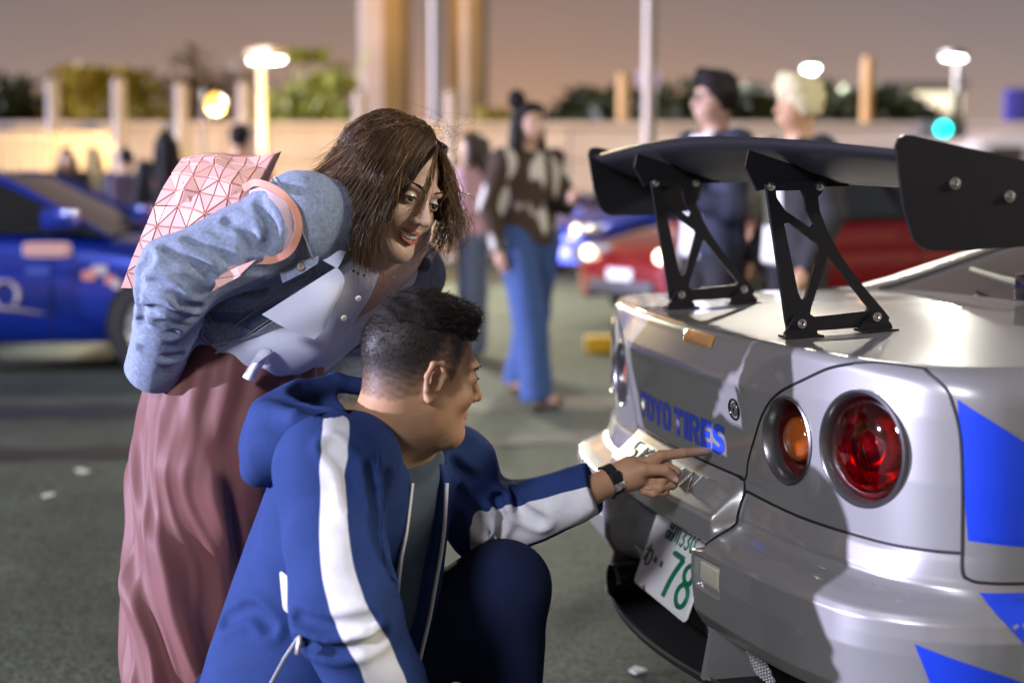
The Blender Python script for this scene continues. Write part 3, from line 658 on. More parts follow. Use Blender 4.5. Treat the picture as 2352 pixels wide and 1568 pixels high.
        if outer:
            MB().lathe([(.44 * R, -.056), (.44 * R, -.030), (.40 * R, -.022), (.28 * R, -.013), (.12 * R, -.0095), (.001, -.009)], p, n, 40).build('inner_lens', M['red_cup'], lamp)
            MB().lathe([(Rc + .001, -.015), (Rc * .97, -.009), (Rc * .8, -.002), (Rc * .5, .0035), (Rc * .2, .006), (.001, .0065)], p, n, 64).build('lens', M['red_lens'], lamp)
        else:
            MB().lathe([(.55 * R, -.055), (.55 * R, -.024), (.51 * R, -.016), (.36 * R, -.009), (.15 * R, -.0055), (.001, -.005)], p, n, 40).build('inner_lens', M['amber_lens'], lamp)
            MB().lathe([(.56 * R, -.050), (.70 * R, -.046), (.88 * R, -.030), (Rc + .001, -.016)], p, n, 48).build('lens_ring', M['smoke_cup'], lamp)
    # ---- reverse lamps
    for sg in (-1, 1):
        slab(sg * .318 - .044, sg * .318 + .044, .529, .583, -.016, -.006, 'reverse_lamp', M['clear_lens'], parts[(0, 0)], 12, 8)
    # ---- number plate
    T = cw(-.004, 0, .545); Bt = cw(-.052, 0, .414); ax = C_R; upv = nrm(T - Bt); nn = nrm(np.cross(ax, upv))
    if nn @ C_F > 0: nn = -nn
    Hh = float(np.linalg.norm(T - Bt)) / 2 + .012; c0 = (Bt + upv * Hh); Wd = .152
    def pw(x, y, o): return c0 + ax * (x * Wd) + upv * (y * Hh) + nn * o
    def rrect(w, h, r, n=5):
        out = []
        for cx_, cy_, a0 in ((w - r, h - r, 0), (-w + r, h - r, 90), (-w + r, -h + r, 180), (w - r, -h + r, 270)):
            for k_ in range(n + 1):
                t = math.radians(a0 + 90 * k_ / n); out.append((cx_ + r * math.cos(t), cy_ + r * math.sin(t)))
        return out
    plate = MB().prism(rrect(Wd, Hh, .012), [], lambda x, y, o: c0 + ax * x + upv * y + nn * o, .0012).build('number_plate', M['plate_white'], root, auto=30)
    rim = MB(); rp = rrect(Wd - .005, Hh - .005, .009); rp.append(rp[0]); rim.tube([c0 + ax * x + upv * y + nn * .0012 for x, y in rp], .0016, 6); rim.build('pressed_rim', M['plate_white'], plate)
    def stroke(lines, nm, r, h=.0016):
        m_ = MB()
        for ln in lines:
            ln = np.asarray(ln, float); ln = spline(ln, 18) if len(ln) > 2 else ln
            m_.tube([pw(x, y, h) for x, y in ln], r, 6, flat=None)
        return m_.build(nm, M['plate_green'], plate)
    sq = lambda x, y, w, h: [[(x, y), (x + w, y)], [(x + w, y), (x + w, y + h)], [(x + w, y + h), (x, y + h)], [(x, y + h), (x, y)]]
    stroke(sq(-.40, .74, .10, .17) + sq(-.46, .47, .09, .17) + sq(-.335, .47, .09, .17), 'plate_character', .0022)
    stroke([[(-.20, .9), (-.20, .62), (-.235, .46)], [(-.12, .88), (-.12, .50)], [(-.04, .9), (-.04, .46)]], 'plate_character', .0022)
    three = lambda x, y, w, h: [[(x, y + .85 * h), (x + .4 * w, y + h), (x + w * .9, y + .82 * h), (x + .45 * w, y + .54 * h)], [(x + .45 * w, y + .54 * h), (x + w, y + .3 * h), (x + .5 * w, y), (x, y + .12 * h)]]
    zero = lambda x, y, w, h: [[(x + .5 * w, y), (x, y + .3 * h), (x, y + .7 * h), (x + .5 * w, y + h), (x + w, y + .7 * h), (x + w, y + .3 * h), (x + .5 * w, y)]]
    stroke(three(.05, .48, .11, .42), 'plate_digit', .0022); stroke(three(.22, .48, .11, .42), 'plate_digit', .0022); stroke(zero(.40, .48, .10, .42), 'plate_digit', .0022)
    stroke([[(-.82, .1), (-.82, -.45)], [(-.90, -.08), (-.80, -.02), (-.90, -.36)], [(-.86, -.22), (-.74, -.02), (-.66, -.16), (-.70, -.36), (-.78, -.44)]], 'plate_character', .0026)
    for x in (-.52, -.28): MB().lathe([(.001, .003), (.006, .0025), (.007, .0005)], pw(x, -.18, .001), nn, 14).build('plate_dot', M['plate_green'], plate)
    seven = [[(.02, .26), (.36, .26)], [(.36, .26), (.20, -.25), (.12, -.80)]]
    stroke([np.array(l) for l in seven], 'plate_digit', .0062)
    t8 = np.linspace(0, 2 * math.pi, 22)
    m_ = MB(); m_.tube([pw(.66 + .14 * math.cos(t), .02 + .22 * math.sin(t), .0016) for t in t8], .0058, 6); m_.tube([pw(.66 + .17 * math.cos(t), -.50 + .27 * math.sin(t), .0016) for t in t8], .0058, 6); m_.build('plate_digit', M['plate_green'], plate)
    for x in (-.55, .55): MB().lathe([(.001, .006), (.005, .0055), (.0065, .001), (.0065, -.001)], pw(x, -.95 if x < 0 else .86, .001), nn, 6).build('plate_bolt', M['chrome'], plate)
    # ---- diffuser: mesh grille, fins, splitter
    ue = lambda v: -.092 + .40 * v * v
    dif = MB().prism([(ue(v), v) for v in np.linspace(-.40, .40, 17)] + [(.13, .40), (.13, -.40)], [], lambda x, y, o: cw(x, y, .346 + o), .006).build('diffuser', M['black_plastic'], root, auto=30)
    MB().tube([cw(ue(v) - .001, v, .354) for v in np.linspace(-.40, .40, 17)], .0045, 6).build('splitter_edge', M['bezel'], dif)
    g = MB(); nx, ny = 60, 13
    for i in range(nx):
        for j in range(ny):
            x = -.40 + .80 * (i + .5 * (j % 2)) / nx; z = .356 + .110 * j / ny
            h_, w_ = .0062, .0082
            ring = [(x - w_, z), (x, z + h_), (x + w_, z), (x, z - h_)]
            g.tube([cw(.035 - .45 * (zz_ - .35), xx, zz_) for xx, zz_ in ring[:3]], .0011, 3, cap=False)
    g.build('grille_mesh', M['alloy'], dif)
    for v in (-.285, .285):
        MB().prism([(.04, .353), (-.070, .353), (-.052, .455), (.04, .462)], [], lambda x, y, o, v=v: cw(x, v + o, y), .008).build('diffuser_fin', M['silver'], dif)
    # exhaust
    ex = MB().lathe([(.036, -.02), (.040, 0), (.040, .20), (.034, .20)], cw(-.055, -.235, .392), C_F, 28).build('exhaust', M['black_gloss'], root)
    MB().lathe([(.030, -.02), (.030, .18), (.001, .18)], cw(-.055, -.235, .392), C_F, 28).build('exhaust_bore', M['rubber'], ex)
    # ---- underbody, rear wheels
    MB().box(cw(.95, 0, .34), (.75, .62, .12), np.stack([C_F, C_R, C_Z], 1), .03).build('underbody', M['rubber'], root)
    for sg in (-1, 1):
        c = cw(.93, sg * .70, .315)
        w = MB().lathe([(.20, -.11), (.30, -.12), (.315, -.09), (.315, .09), (.30, .12), (.20, .11)], c, C_R, 40).build('wheel', M['rubber'], root)
        rim_ = MB().lathe([(.205, .095), (.215, .112), (.20, .10), (.19, .03), (.001, .02)], c, C_R * sg, 40).build('rim', M['alloy'], w)
        for k in range(6):
            t = k * math.pi / 3; d_ = C_F * math.cos(t) + C_Z * math.sin(t)
            MB().tube([c + C_R * sg * .07, c + C_R * sg * .09 + d_ * .10, c + C_R * sg * .095 + d_ * .20], [.03, .02, .022], 8).build('spoke', M['alloy'], w)
    # ---- cabin: rear window, pillars, roof
    def cabin(u, t):      # t -1..1 across
        z = np.interp(u, [.70, .80, 1.45, 1.75, 2.2], [.978, 1.005, 1.245, 1.305, 1.33]); hw = np.interp(z, [.97, 1.10, 1.33], [.70, .655, .55]); return cw(u, hw * t, z - .03 * t * t * min(1, (u - .7) / .6))
    def strip(us, ts, nm, m_, par, off=0.):
        pts = np.array([[cabin(u, t) + C_Z * off for t in ts] for u in us]); I = np.arange(len(us) * len(ts)).reshape(len(us), len(ts))
        return obj(nm, pts.reshape(-1, 3), np.stack([I[:-1, :-1], I[:-1, 1:], I[1:, 1:], I[1:, :-1]], -1).reshape(-1, 4), m_, par)
    glass = strip(np.linspace(.68, 1.5, 18), np.linspace(-.86, .86, 25), 'rear_window', M['dark_glass'], root)
    roof = strip(np.linspace(1.5, 2.2, 8), np.linspace(-1, 1, 21), 'roof', M['silver'], root)
    for sg in (-1, 1):
        strip(np.linspace(.66, 1.5, 18), np.linspace(.865, 1.0, 5) * sg, 'rear_pillar', M['silver'], roof, .004)
        tr = MB(); tr.tube([cabin(u, sg * .862) + C_Z * .006 for u in np.linspace(.70, 1.5, 20)], .011, 6); tr.build('window_trim', M['trim_silver'], glass)
        pts = []; us = np.linspace(.66, 2.2, 20)
        for u in us:
            a0 = cabin(u, sg * 1.0) + C_Z * .004; pts.append([a0, cw(u, sg * .76, .965)])
        pts = np.array(pts); I = np.arange(40).reshape(20, 2)
        obj('side_glass_panel', pts.reshape(-1, 3), np.stack([I[:-1, 0], I[:-1, 1], I[1:, 1], I[1:, 0]], -1), M['silver'], roof)
    mb = MB(); mb.tube([cabin(.78, .0) + C_Z * .03, cabin(.80, -.25) + C_Z * .035, cabin(.84, -.50) + C_Z * .03], [.012, .008, .006], 8); wp = mb.build('rear_wiper', M['black_plastic'], glass)
    MB().box(cabin(.79, .02) + C_Z * .03, (.05, .035, .03), np.stack([C_F, C_R, C_Z], 1), .012).build('wiper_motor', M['black_gloss'], glass)
    # ---- rear wing
    zt = lambda v: -.010 * v
    sec = [(.0, .0), (.04, -.030), (.10, -.062), (.16, -.082), (.215, -.088), (.245, -.082), (.258, -.070), (.25, -.062), (.20, -.064), (.14, -.054), (.08, -.034), (.03, -.010)]
    vs = np.linspace(-.75, .75, 61); ring = []
    for v in vs:
        w_ = (abs(v) / .75); z0 = 1.339 - .033 * w_ ** 1.7 + zt(v); u0_ = .004 + .03 * w_ ** 2; k_ = 1 - .25 * w_ ** 2
        ring.append([cw(u0_ + x, v, z0 + y * k_) for x, y in sec])
    ring = np.array(ring); n_ = len(sec); I = np.arange(len(vs) * n_).reshape(len(vs), n_)
    q = np.stack([I[:-1], np.roll(I[:-1], -1, 1), np.roll(I[1:], -1, 1), I[1:]], -1).reshape(-1, 4)
    wing = obj('rear_wing', ring.reshape(-1, 3), q, M['black_satin'], root)
    EP = [(.029, 1.294), (.026, 1.309), (.031, 1.322), (.040, 1.326), (.052, 1.3255), (.065, 1.323), (.30, 1.277), (.318, 1.268), (.325, 1.25), (.32, 1.20), (.30, 1.172), (.28, 1.165), (.20, 1.160), (.092, 1.158), (.080, 1.160), (.071, 1.164), (.063, 1.171), (.057, 1.18), (.042, 1.22)]
    for sg in (-1, 1):
        ep = MB().prism(EP, [], lambda x, y, o, sg=sg: cw(x, sg * .756 + o, y + zt(sg * .7) + (.004 if sg < 0 else 0)), .003).build('endplate', M['black_satin'], wing, auto=30)
        for (x, y) in ((.122, 1.256), (.213, 1.237)):
            MB().lathe([(.009, 0), (.009, .003), (.0065, .0035), (.006, .006), (.0035, .0068), (.001, .005)], cw(x, sg * .759, y + zt(sg * .7)), C_R * sg, 18).build('bolt', M['chrome'], wing)
    UP = [(.028, 1.250), (.052, 1.118), (.076, .986), (.137, .990), (.23, .994), (.272, 1.002), (.275, 1.010), (.263, 1.024), (.228, 1.061), (.198, 1.095), (.172, 1.129), (.149, 1.166), (.132, 1.204), (.128, 1.228), (.137, 1.238), (.140, 1.248), (.134, 1.258)]
    H1 = [(.047, 1.239), (.097, 1.240), (.102, 1.230), (.107, 1.204), (.122, 1.181), (.116, 1.173), (.066, 1.204), (.049, 1.227)]
    H2 = [(.064, 1.181), (.073, 1.184), (.130, 1.144), (.133, 1.138), (.109, 1.049), (.102, 1.044), (.094, 1.059)]
    H3 = [(.150, 1.124), (.157, 1.118), (.191, 1.077), (.233, 1.029), (.230, 1.023), (.126, 1.015), (.118, 1.020), (.120, 1.032)]
    BR = [(-.010, 1.300), (-.001, 1.302), (.017, 1.239), (.028, 1.237), (.043, 1.246), (.138, 1.247), (.190, 1.249), (.20, 1.262), (.06, 1.290)]
    BR = [(-.006, 1.281), (.017, 1.239), (.043, 1.243), (.138, 1.246), (.19, 1.247), (.20, 1.256), (.10, 1.280), (.0, 1.310)]
    for v in (-.30, .30):
        up_ = MB().prism(UP, [H1, H2, H3], lambda x, y, o, v=v: cw(x, v + o, y + zt(v)), .0045).build('upright', M['black_satin'], wing, auto=30)
        MB().prism(BR, [], lambda x, y, o, v=v: cw(x, v - .011 + o, y + zt(v)), .004).build('wing_bracket', M['black_satin'], wing, auto=30)
        for (x, y) in ((.037, 1.247), (.130, 1.247), (.098, 1.004), (.245, 1.013)):
            MB().lathe([(.0085, 0), (.0085, .003), (.006, .0035), (.0055, .006), (.003, .0068), (.001, .005)], cw(x, v + .0046, y + zt(v)) if y > 1.1 else cw(x, v + .012, y + zt(v)), C_R, 18).build('bolt', M['chrome'], wing)
        for x in (.098, .245):
            zb = zdeck(x, v)
            ft = MB(); ft.prism([(x - .034, zb + .001), (x + .034, zb + .001), (x + .030, zb + .012), (x + .012, 1.016), (x - .010, 1.016), (x - .030, zb + .010)], [], lambda a1, b1, o, v=v: cw(a1, v + .0085 + o, b1), .0035)
            ft.prism([(x - .037, zb), (x + .037, zb), (x + .037, zb + .0045), (x - .037, zb + .0045)], [], lambda a1, b1, o, v=v: cw(a1, v + .012 + o, b1), .016)
            ft.build('wing_foot', M['black_satin'], wing, auto=30)
    return root
build_coupe()
# ------------------------------------------------------------------ people
def frame3(f, up):
    f = nrm(f); up = np.asarray(up, float); l = nrm(np.cross(f, up)); h = np.cross(l, f); return np.stack([l, f, h], 1)     # columns: lateral, forward, up
def F32(x): return np.asarray(x, np.float32)
def head_field(female=True, smile=True):
    sx = (-1, 1)
    def f(q):
        d = f_ell(q, (0, -.012, .030), (.073, .096, .088))
        d = smin(d, f_ell(q, (0, .026, -.040), (.057, .062, .080)), .03)
        for s in sx:
            d = smin(d, f_cone(q, (s * .050, .005, -.055), (s * .022, .068, -.098), .017, .015), .025)
            d = smin(d, f_ell(q, (s * .036, .064, -.034), (.025, .022, .024)), .018)
        d = smin(d, f_ell(q, (0, .075, -.104), (.021, .018, .016)), .022)
        d = smin(d, f_ell(q, (0, .082, .020), (.048, .012, .011)), .016)
        for s in sx: d = smax(d, -f_ell(q, (s * .032, .100, -.002), (.017, .013, .010)), .014)
        d = smin(d, f_cone(q, (0, .088, .006), (0, .113, -.032), .0075, .0095), .012)
        for s in sx: d = smin(d, f_ell(q, (s * .0115, .099, -.036), (.008, .010, .0075)), .006)
        for s in sx:
            d = smin(d, f_ell(q, (s * .031, .0785, -.002), (.0155, .0140, .0125)), .005)
            d = smax(d, -f_ell(q, (s * .0315, .095, -.0022), (.0132, .012, .0046 if smile else .0050)), .0015)
        # lips
        zc = .006 if smile else 0.
        X = .030 if smile else .025; up_ = [(-X, .077, -.060 + zc), (-.014, .091, -.0595), (0, .0955, -.0600), (.014, .091, -.0595), (X, .077, -.060 + zc)]
        lw = [(-X, .077, -.061 + zc), (-.016, .089, -.0735 if smile else -.068), (0, .0935, -.0785 if smile else -.070), (.016, .089, -.0735 if smile else -.068), (X, .077, -.061 + zc)]
        d = smin(d, f_chain(q, up_, [.002, .0032, .0036, .0032, .002]), .006)
        d = smin(d, f_chain(q, lw, [.002, .0038, .0044, .0038, .002]), .006)
        if smile: d = smax(d, -smin(f_ell(q, (0, .094, -.0680), (.0200, .017, .0064)), f_cone(q, (-.024, .085, -.0605), (.024, .085, -.0605), .0028, .0028), .004), .002)
        return d
    return f
def ear_field(q, s):
    c = np.array([s * .076, -.008, -.012]); o = s * .012
    pts = [c + (s * .002, .012, -.012), c + (o * .6, .016, .010), c + (o, .006, .030), c + (o * 1.3, -.012, .027), c + (o * 1.3, -.019, .006), c + (o, -.014, -.016), c + (o * .5, -.002, -.030), c + (0, .008, -.026)]
    d = f_chain(q, pts, [.004, .0042, .0046, .0048, .0046, .0044, .0060, .004], .004)
    d = smin(d, f_ell(q, c + (s * .002, -.002, 0), (.005, .015, .026)), .004)
    d = smin(d, f_chain(q, [c + (s * .006, .004, .016), c + (s * .010, -.008, .008), c + (s * .008, -.006, -.014)], [.003, .0035, .003]), .004)
    d = smax(d, -f_ell(q, c + (s * .011, .004, -.006), (.0075, .008, .010)), .003)
    return d
M['skin_w'] = mat('skin_fair', (.60, .40, .31), rough=.5, var=.05, vscale=60, subsurf=.12, bump=.15, bscale=700, attr='lip', col2=(.42, .13, .115), edge=(.35, .75), coord='Object')
M['skin_m'] = mat('skin_tan', (.42, .235, .135), rough=.5, spec=.35, var=.07, vscale=50, subsurf=.1, bump=.2, bscale=600, attr='lip', col2=(.022, .018, .016), edge=(.0, 1.0))
M['eye'] = mat('eyeball', (.75, .73, .70), rough=.08, coat=1., attr='iris', col2=(.03, .02, .012), edge=(.45, .6))
M['teeth'] = mat('teeth', (.80, .78, .70), rough=.2, coat=.6)
M['lash'] = mat('dark_lashes', (.012, .009, .008), rough=.6)
M['hair_brown'] = mat('brown_hair', (.05, .025, .012), rough=.30, attr='hc', spec=.55)
M['hair_base'] = mat('brown_hair_mass', (.022, .011, .006), rough=.55, bump=1., bscale=90, vstretch=(6, 6, 1))
M['hair_black'] = mat('black_hair', (.012, .010, .009), rough=.45, attr='hc', spec=.35)

def strands(paths, radii, cols, n=3):
    """paths (k, m, 3) -> tubes with a colour attribute hc"""
    k, m, _ = paths.shape
    T = np.gradient(paths, axis=1); T /= np.linalg.norm(T, axis=2, keepdims=True) + 1e-12
    ref = np.where(np.abs(T[..., 2:3]) < .9, np.array([0, 0, 1.]), np.array([1., 0, 0]))
    A = np.cross(T, ref); A /= np.linalg.norm(A, axis=2, keepdims=True) + 1e-12; B = np.cross(T, A)
    taper = np.interp(np.linspace(0, 1, m), [0, .15, .8, 1], [.6, 1, .9, .25])
    a = np.arange(n) * 2 * math.pi / n
    R = radii[:, None, None, None] * taper[None, :, None, None]
    V = paths[:, :, None, :] + R * (np.cos(a)[None, None, :, None] * A[:, :, None] + np.sin(a)[None, None, :, None] * B[:, :, None])
    I = np.arange(k * m * n).reshape(k, m, n)
    q = np.stack([I[:, :-1], np.roll(I[:, :-1], -1, 2), np.roll(I[:, 1:], -1, 2), I[:, 1:]], -1).reshape(-1, 4)
    C = np.repeat(np.concatenate([cols, np.ones((k, 1))], 1)[:, None], m * n, 1).reshape(-1, 4)
    return V.reshape(-1, 3), q, C
def resample(P, n):
    return spline(P, n)

def f_trunk(q, z0, z1, prof, k=.03):
    """elliptical trunk in local coordinates (lateral, front, along); prof rows: along, half width, half depth"""
    pr = np.asarray(prof); z = q[:, 2]; ra = np.interp(z, pr[:, 0], pr[:, 1]).astype(np.float32); rb = np.interp(z, pr[:, 0], pr[:, 2]).astype(np.float32)
    k0 = np.sqrt((q[:, 0] / ra) ** 2 + (q[:, 1] / rb) ** 2) + 1e-6; k1 = np.sqrt((q[:, 0] / ra ** 2) ** 2 + (q[:, 1] / rb ** 2) ** 2) + 1e-6
    d = k0 * (k0 - 1) / k1
    return smax(smax(d, z - z1, k), z0 - z, k)
def creases(P, lines, width, depth):
    """grooves with a soft lip along polylines"""
    out = np.zeros(len(P), np.float32)
    for ln in lines:
        d = f_chain(P, ln, [0] * len(ln)); out += depth * np.exp(-(d / width) ** 2) - .55 * depth * np.exp(-((d - 1.9 * width) / (.9 * width)) ** 2)
    return out
def crumple(P, ax, k, scale, sd):
    """irregular creases running across the direction ax (k > 1) or along it (k < 1)"""
    ax = F32(nrm(ax)); Q = P + ((P @ ax) * (k - 1))[:, None] * ax
    n_ = vnoise(Q, scale, sd); return (1 - np.abs(n_) * 2.2) * .6 + .4 * vnoise(Q, scale * 1.9, sd + 50)
# ================================================================== the woman leaning in
def build_woman():
    base = at(520, 1500, 2.72); base[2] = 0
    root = empty('person', base, 'woman in denim jacket and mauve trousers leaning forward with a smile', 'person')
    RS, LS = at(692, 505, 2.50), at(945, 628, 2.82)
    mid = .5 * (RS + LS); W = at(560, 785, 2.71); w = nrm(LS - RS); t = nrm(mid - W); t = nrm(t - w * (t @ w)); n = np.cross(w, t)
    if n[2] > 0: n = -n                                    # chest normal
    Rt = np.stack([w, n, t], 1)
    NB = mid + t * .045 - n * .02
    # head frame
    fw = nrm((.70, -.66, -.27)); Hf = frame3(fw, (.36, 0, .93)); E = at(972, 466, 2.56); C = E - Hf[:, 1] * .090 + Hf[:, 2] * .002
    hf = head_field(True, True)
    neck0 = C + Hf @ V3(0, -.022, -.06)
    def skin(P):
        q = ((P - C) @ Hf).astype(np.float32); d = hf(q)
        d = smin(d, f_cone(P, neck0, NB + t * .01, .047, .055), .03)
        return d
    v, q = surf(skin, C - .16 - V3(.06, 0, .10), C + .15, .0021)
    v = vsmooth(v, q, 1)
    ql = (v - C) @ Hf
    up_ = np.array([(-.030, .077, -.054), (-.014, .091, -.0595), (0, .0955, -.0600), (.014, .091, -.0595), (.030, .077, -.054)]); lw = np.array([(-.030, .077, -.055), (-.016, .089, -.0735), (0, .0935, -.0785), (.016, .089, -.0735), (.030, .077, -.055)])
    dl = np.minimum(f_chain(F32(ql), up_, [.0012, .0034, .0040, .0034, .0012]), f_chain(F32(ql), lw, [.0012, .0040, .0048, .0040, .0012]))
    lip = 1 - sstep(-.0005, .0015, dl)
    # torso and arms of skin under the clothes (coarse), same mesh
    RE, RW = at(408, 630, 2.455), at(354, 850, 2.60)
    def skin2(P):
        d = f_ell(P, mid - t * .06, (.15, .098, .21), Rt)
        d = smin(d, f_cone(P, NB - t * .05, neck0 + (C - neck0) * .2, .052, .045), .05)
        d = np.minimum(d, f_chain(P, [RS, RE, RW, RW + V3(.01, .03, -.03)], [.045, .038, .027, .024]))
        d = np.minimum(d, f_chain(P, [LS, at(845, 775, 2.95), at(760, 870, 2.92)], [.045, .038, .027]))
        return d
    v2, q2 = surf(skin2, np.minimum(RW, mid) - .30, np.maximum(LS, C) + .14, .008)
    body = obj('body', np.concatenate([v, v2]), np.concatenate([q, q2 + len(v)]), M['skin_w'], root, attrs={'lip': np.concatenate([lip, np.zeros(len(v2))])})
    L2W = lambda p: C + Hf @ np.asarray(p, float)
    # eyes, lashes, brows, teeth
    for s in (-1, 1):
        c = V3(s * .031, .0800, -.001); g = nrm((s * .0 + .12, 1, -.10)); 
        mb = MB(); th = np.linspace(0, math.pi, 17); mb.lathe([(.0122 * math.sin(a), .0122 * math.cos(a)) for a in th], L2W(c), Hf @ g, 24)
        vv = np.concatenate(mb.v); ir = ((vv - L2W(c)) @ (Hf @ g)) / .0122
        eye = obj('eye', vv, mb.f, M['eye'], body, attrs={'iris': sstep(.80, .92, ir)})
        a = np.linspace(-1.25, 1.2, 9)
        MB().tube([L2W(c + V3(math.sin(x) * .0145, math.cos(x) * .0138 * .9 + .0010, .0036 * math.cos(x * 1.1) - .0005)) for x in a], [.0006, .0012, .0017, .0019, .002, .002, .0018, .0014, .0008], 5).build('eyelashes', M['lash'], body)
        MB().tube([L2W((s * x, y, z)) for x, y, z in ((.014, .0945, .0195), (.026, .0935, .0245), (.038, .087, .0255), (.050, .0735, .019))], [.0022, .0027, .0022, .0008], 6, flat=.6).build('eyebrow', M['hair_base'], body)
    mb = MB()
    for i in range(10):
        x = -.0205 + .00456 * i; mb.box(L2W((x, .0895 - 17 * x * x, -.0650 + 2.2 * x * x)), (.0023, .0018, .0052 - .05 * abs(x)), Hf, .0007)
    mb.build('teeth', M['teeth'], body)
    mb = MB()
    for i in range(8):
        x = -.0130 + .0037 * i; mb.box(L2W((x, .0850 - 18 * x * x, -.0730)), (.0018, .0014, .0020), Hf, .0005)
    mb.build('teeth', M['teeth'], body)
    # ---- trousers
    M['mauve'] = mat('mauve_twill', (.155, .056, .053), rough=.55, var=.05, vscale=25, bump=.25, bscale=900, sheen=.35, spec=.35, fold=.5, fscale=9, fstretch=(1, 1, .25))
    hip = at(530, 905, 2.71)
    n1, n2, n3 = at(495, 930, 2.65), at(452, 1260, 2.64), at(462, 1960, 2.62); g1, g2, g3 = at(625, 935, 2.80), at(590, 1300, 2.82), at(570, 2010, 2.84)
    for p in (n3, g3): p[2] = .07
    def leg(cpath, rx, ry, seed):
        nz, nt = 240, 220; zs = np.linspace(1.0, .05, nz); th = np.linspace(-math.pi, math.pi, nt + 1)[:-1]
        cp = np.array(cpath); o_ = np.argsort(cp[:, 2]); cx_ = np.interp(zs, cp[o_, 2], cp[o_, 0]); cy_ = np.interp(zs, cp[o_, 2], cp[o_, 1])
        kk = np.ones(21) / 21; sm = lambda a_: np.convolve(np.pad(a_, 10, mode='edge'), kk, mode='valid'); cx_, cy_ = sm(cx_), sm(cy_)
        zk = [0, .3, .6, .80, .90, .95, 1.0]; RX = sm(np.interp(zs, zk, rx)); RY = sm(np.interp(zs, zk, ry))
        TH, ZZ = np.meshgrid(th, zs, indexing='ij'); dz = .95 - ZZ
        n1_ = vnoise(F32(np.stack([np.sin(TH), np.cos(TH), ZZ * 2.2], -1).reshape(-1, 3)), .55, seed).reshape(TH.shape); n2_ = vnoise(F32(np.stack([np.sin(TH), np.cos(TH), ZZ * 5], -1).reshape(-1, 3)), .8, seed + 1).reshape(TH.shape)
        ph = TH / (2 * math.pi) * 7 - np.maximum(dz, 0) ** .85 * 4.4 + .55 * n1_; fr_ = ph - np.floor(ph)
        r1 = np.maximum(np.where(fr_ < .62, .5 - .5 * np.cos(math.pi * fr_ / .62), .5 + .5 * np.cos(math.pi * (fr_ - .62) / .38)), 0) ** 1.3      # steep on one side
        ph2 = TH / (2 * math.pi) * 23 - dz * 7.5 + .8 * n2_; r2 = (.5 + .5 * np.sin(2 * math.pi * ph2)) ** 2
        w_ = sstep(.06, .24, dz); h_ = (.034 * r1 * (.6 + .5 * n2_) + .0035 * r2) * w_ - .012 * w_
        h_ = h_ + .004 * np.sin(TH * 17) * sstep(.22, .06, dz)
        X = cx_[None] + np.sin(TH) * (RX[None] + h_); Y = cy_[None] - np.cos(TH) * (RY[None] + h_); ZT_ = ZZ + .25 * (X - cx_[None]) * sstep(.86, 1.0, ZZ)
        V = np.stack([X, Y, np.maximum(ZT_, .045)], -1).reshape(-1, 3); I = np.arange(nt * nz).reshape(nt, nz)
        q = np.stack([I, np.roll(I, -1, 0)], -1); Q_ = np.stack([q[:, :-1, 0], q[:, 1:, 0], q[:, 1:, 1], q[:, :-1, 1]], -1).reshape(-1, 4)
        return V, Q_
    Vn, Qn = leg([(W[0], W[1], 1.0), (hip[0] + .01, hip[1], .87), (n1[0] - .01, n1[1] + .01, .72), (n2[0], n2[1], .5), (n3[0], n3[1], .0)], [.140, .138, .142, .165, .168, .150, .125], [.15, .145, .145, .158, .158, .138, .115], 61)
    Vf, Qf = leg([(W[0], W[1], 1.0), (hip[0] + .03, hip[1] + .03, .87), (g1[0], g1[1], .72), (g2[0], g2[1], .5), (g3[0], g3[1], .0)], [.17, .155, .14, .145, .145, .12, .11], [.16, .15, .14, .14, .13, .12, .10], 77)
    obj('trousers', np.concatenate([Vn, Vf]), np.concatenate([Qn, Qf + len(Vn)]), M['mauve'], root)
    # ---- shirt
    M['shirt_w'] = mat('pale_cotton_shirt', (.66, .70, .87), rough=.75, var=.03, vscale=40, bump=.2, bscale=700, fold=.28, fscale=8)
    def loc(P): return (P - F32(mid)) @ F32(Rt)          # lateral, chest, along spine
    def shirt(P):
        q = loc(P)
        d = f_trunk(q, -.335, .05, [(-.34, .135, .118), (-.28, .150, .128), (-.2, .160, .126), (-.08, .172, .118), (.05, .15, .09)])
        d = smin(d, f_ell(P, at(640, 785, 2.63), (.10, .09, .05)), .04)
        x, y, z = P[:, 0], P[:, 1], P[:, 2]
        ph = 2 * math.pi * ((q[:, 0] * .8 + q[:, 2] * .55) * 8 + .5 * np.sin(q[:, 2] * 14)); d = d + .0055 * np.sin(ph) * sstep(.08, -.1, q[:, 2]) - .003 * vnoise(P, 5, 4)
                # open neck
        cut = np.abs(q[:, 0] - .022) - .42 * (q[:, 2] + .105); cut = np.maximum(cut, -(q[:, 1] - .02)); d = smax(d, -cut, .006)
        d = smax(d, q[:, 2] - .06, .01)
        return d
    v, q = surf(shirt, np.minimum(W, mid) - .26, np.maximum(LS, mid) + .2, .0055); v = vsmooth(v, q, 1); sh = obj('shirt', v, q, M['shirt_w'], root)
    K = lambda *p: [at(*a) for a in p]
    def sheet(rows, nm, m_, par, th=.0025, nu=14, nv=14, bulge=0., bn=None):
        """thin cloth panel through rows of control points"""
        R_ = [spline(r, nu) for r in rows]; G = np.array([spline(np.array([r[i] for r in R_]), nv) for i in range(nu)])
        if bulge: 
            a_, b_ = np.meshgrid(np.linspace(0, 1, nu), np.linspace(0, 1, nv), indexing='ij'); G = G + (np.sin(math.pi * a_) * np.sin(math.pi * b_) * bulge)[..., None] * np.asarray(bn)
        dn = np.cross(np.gradient(G, axis=0), np.gradient(G, axis=1)); dn /= np.linalg.norm(dn, axis=2, keepdims=True) + 1e-9
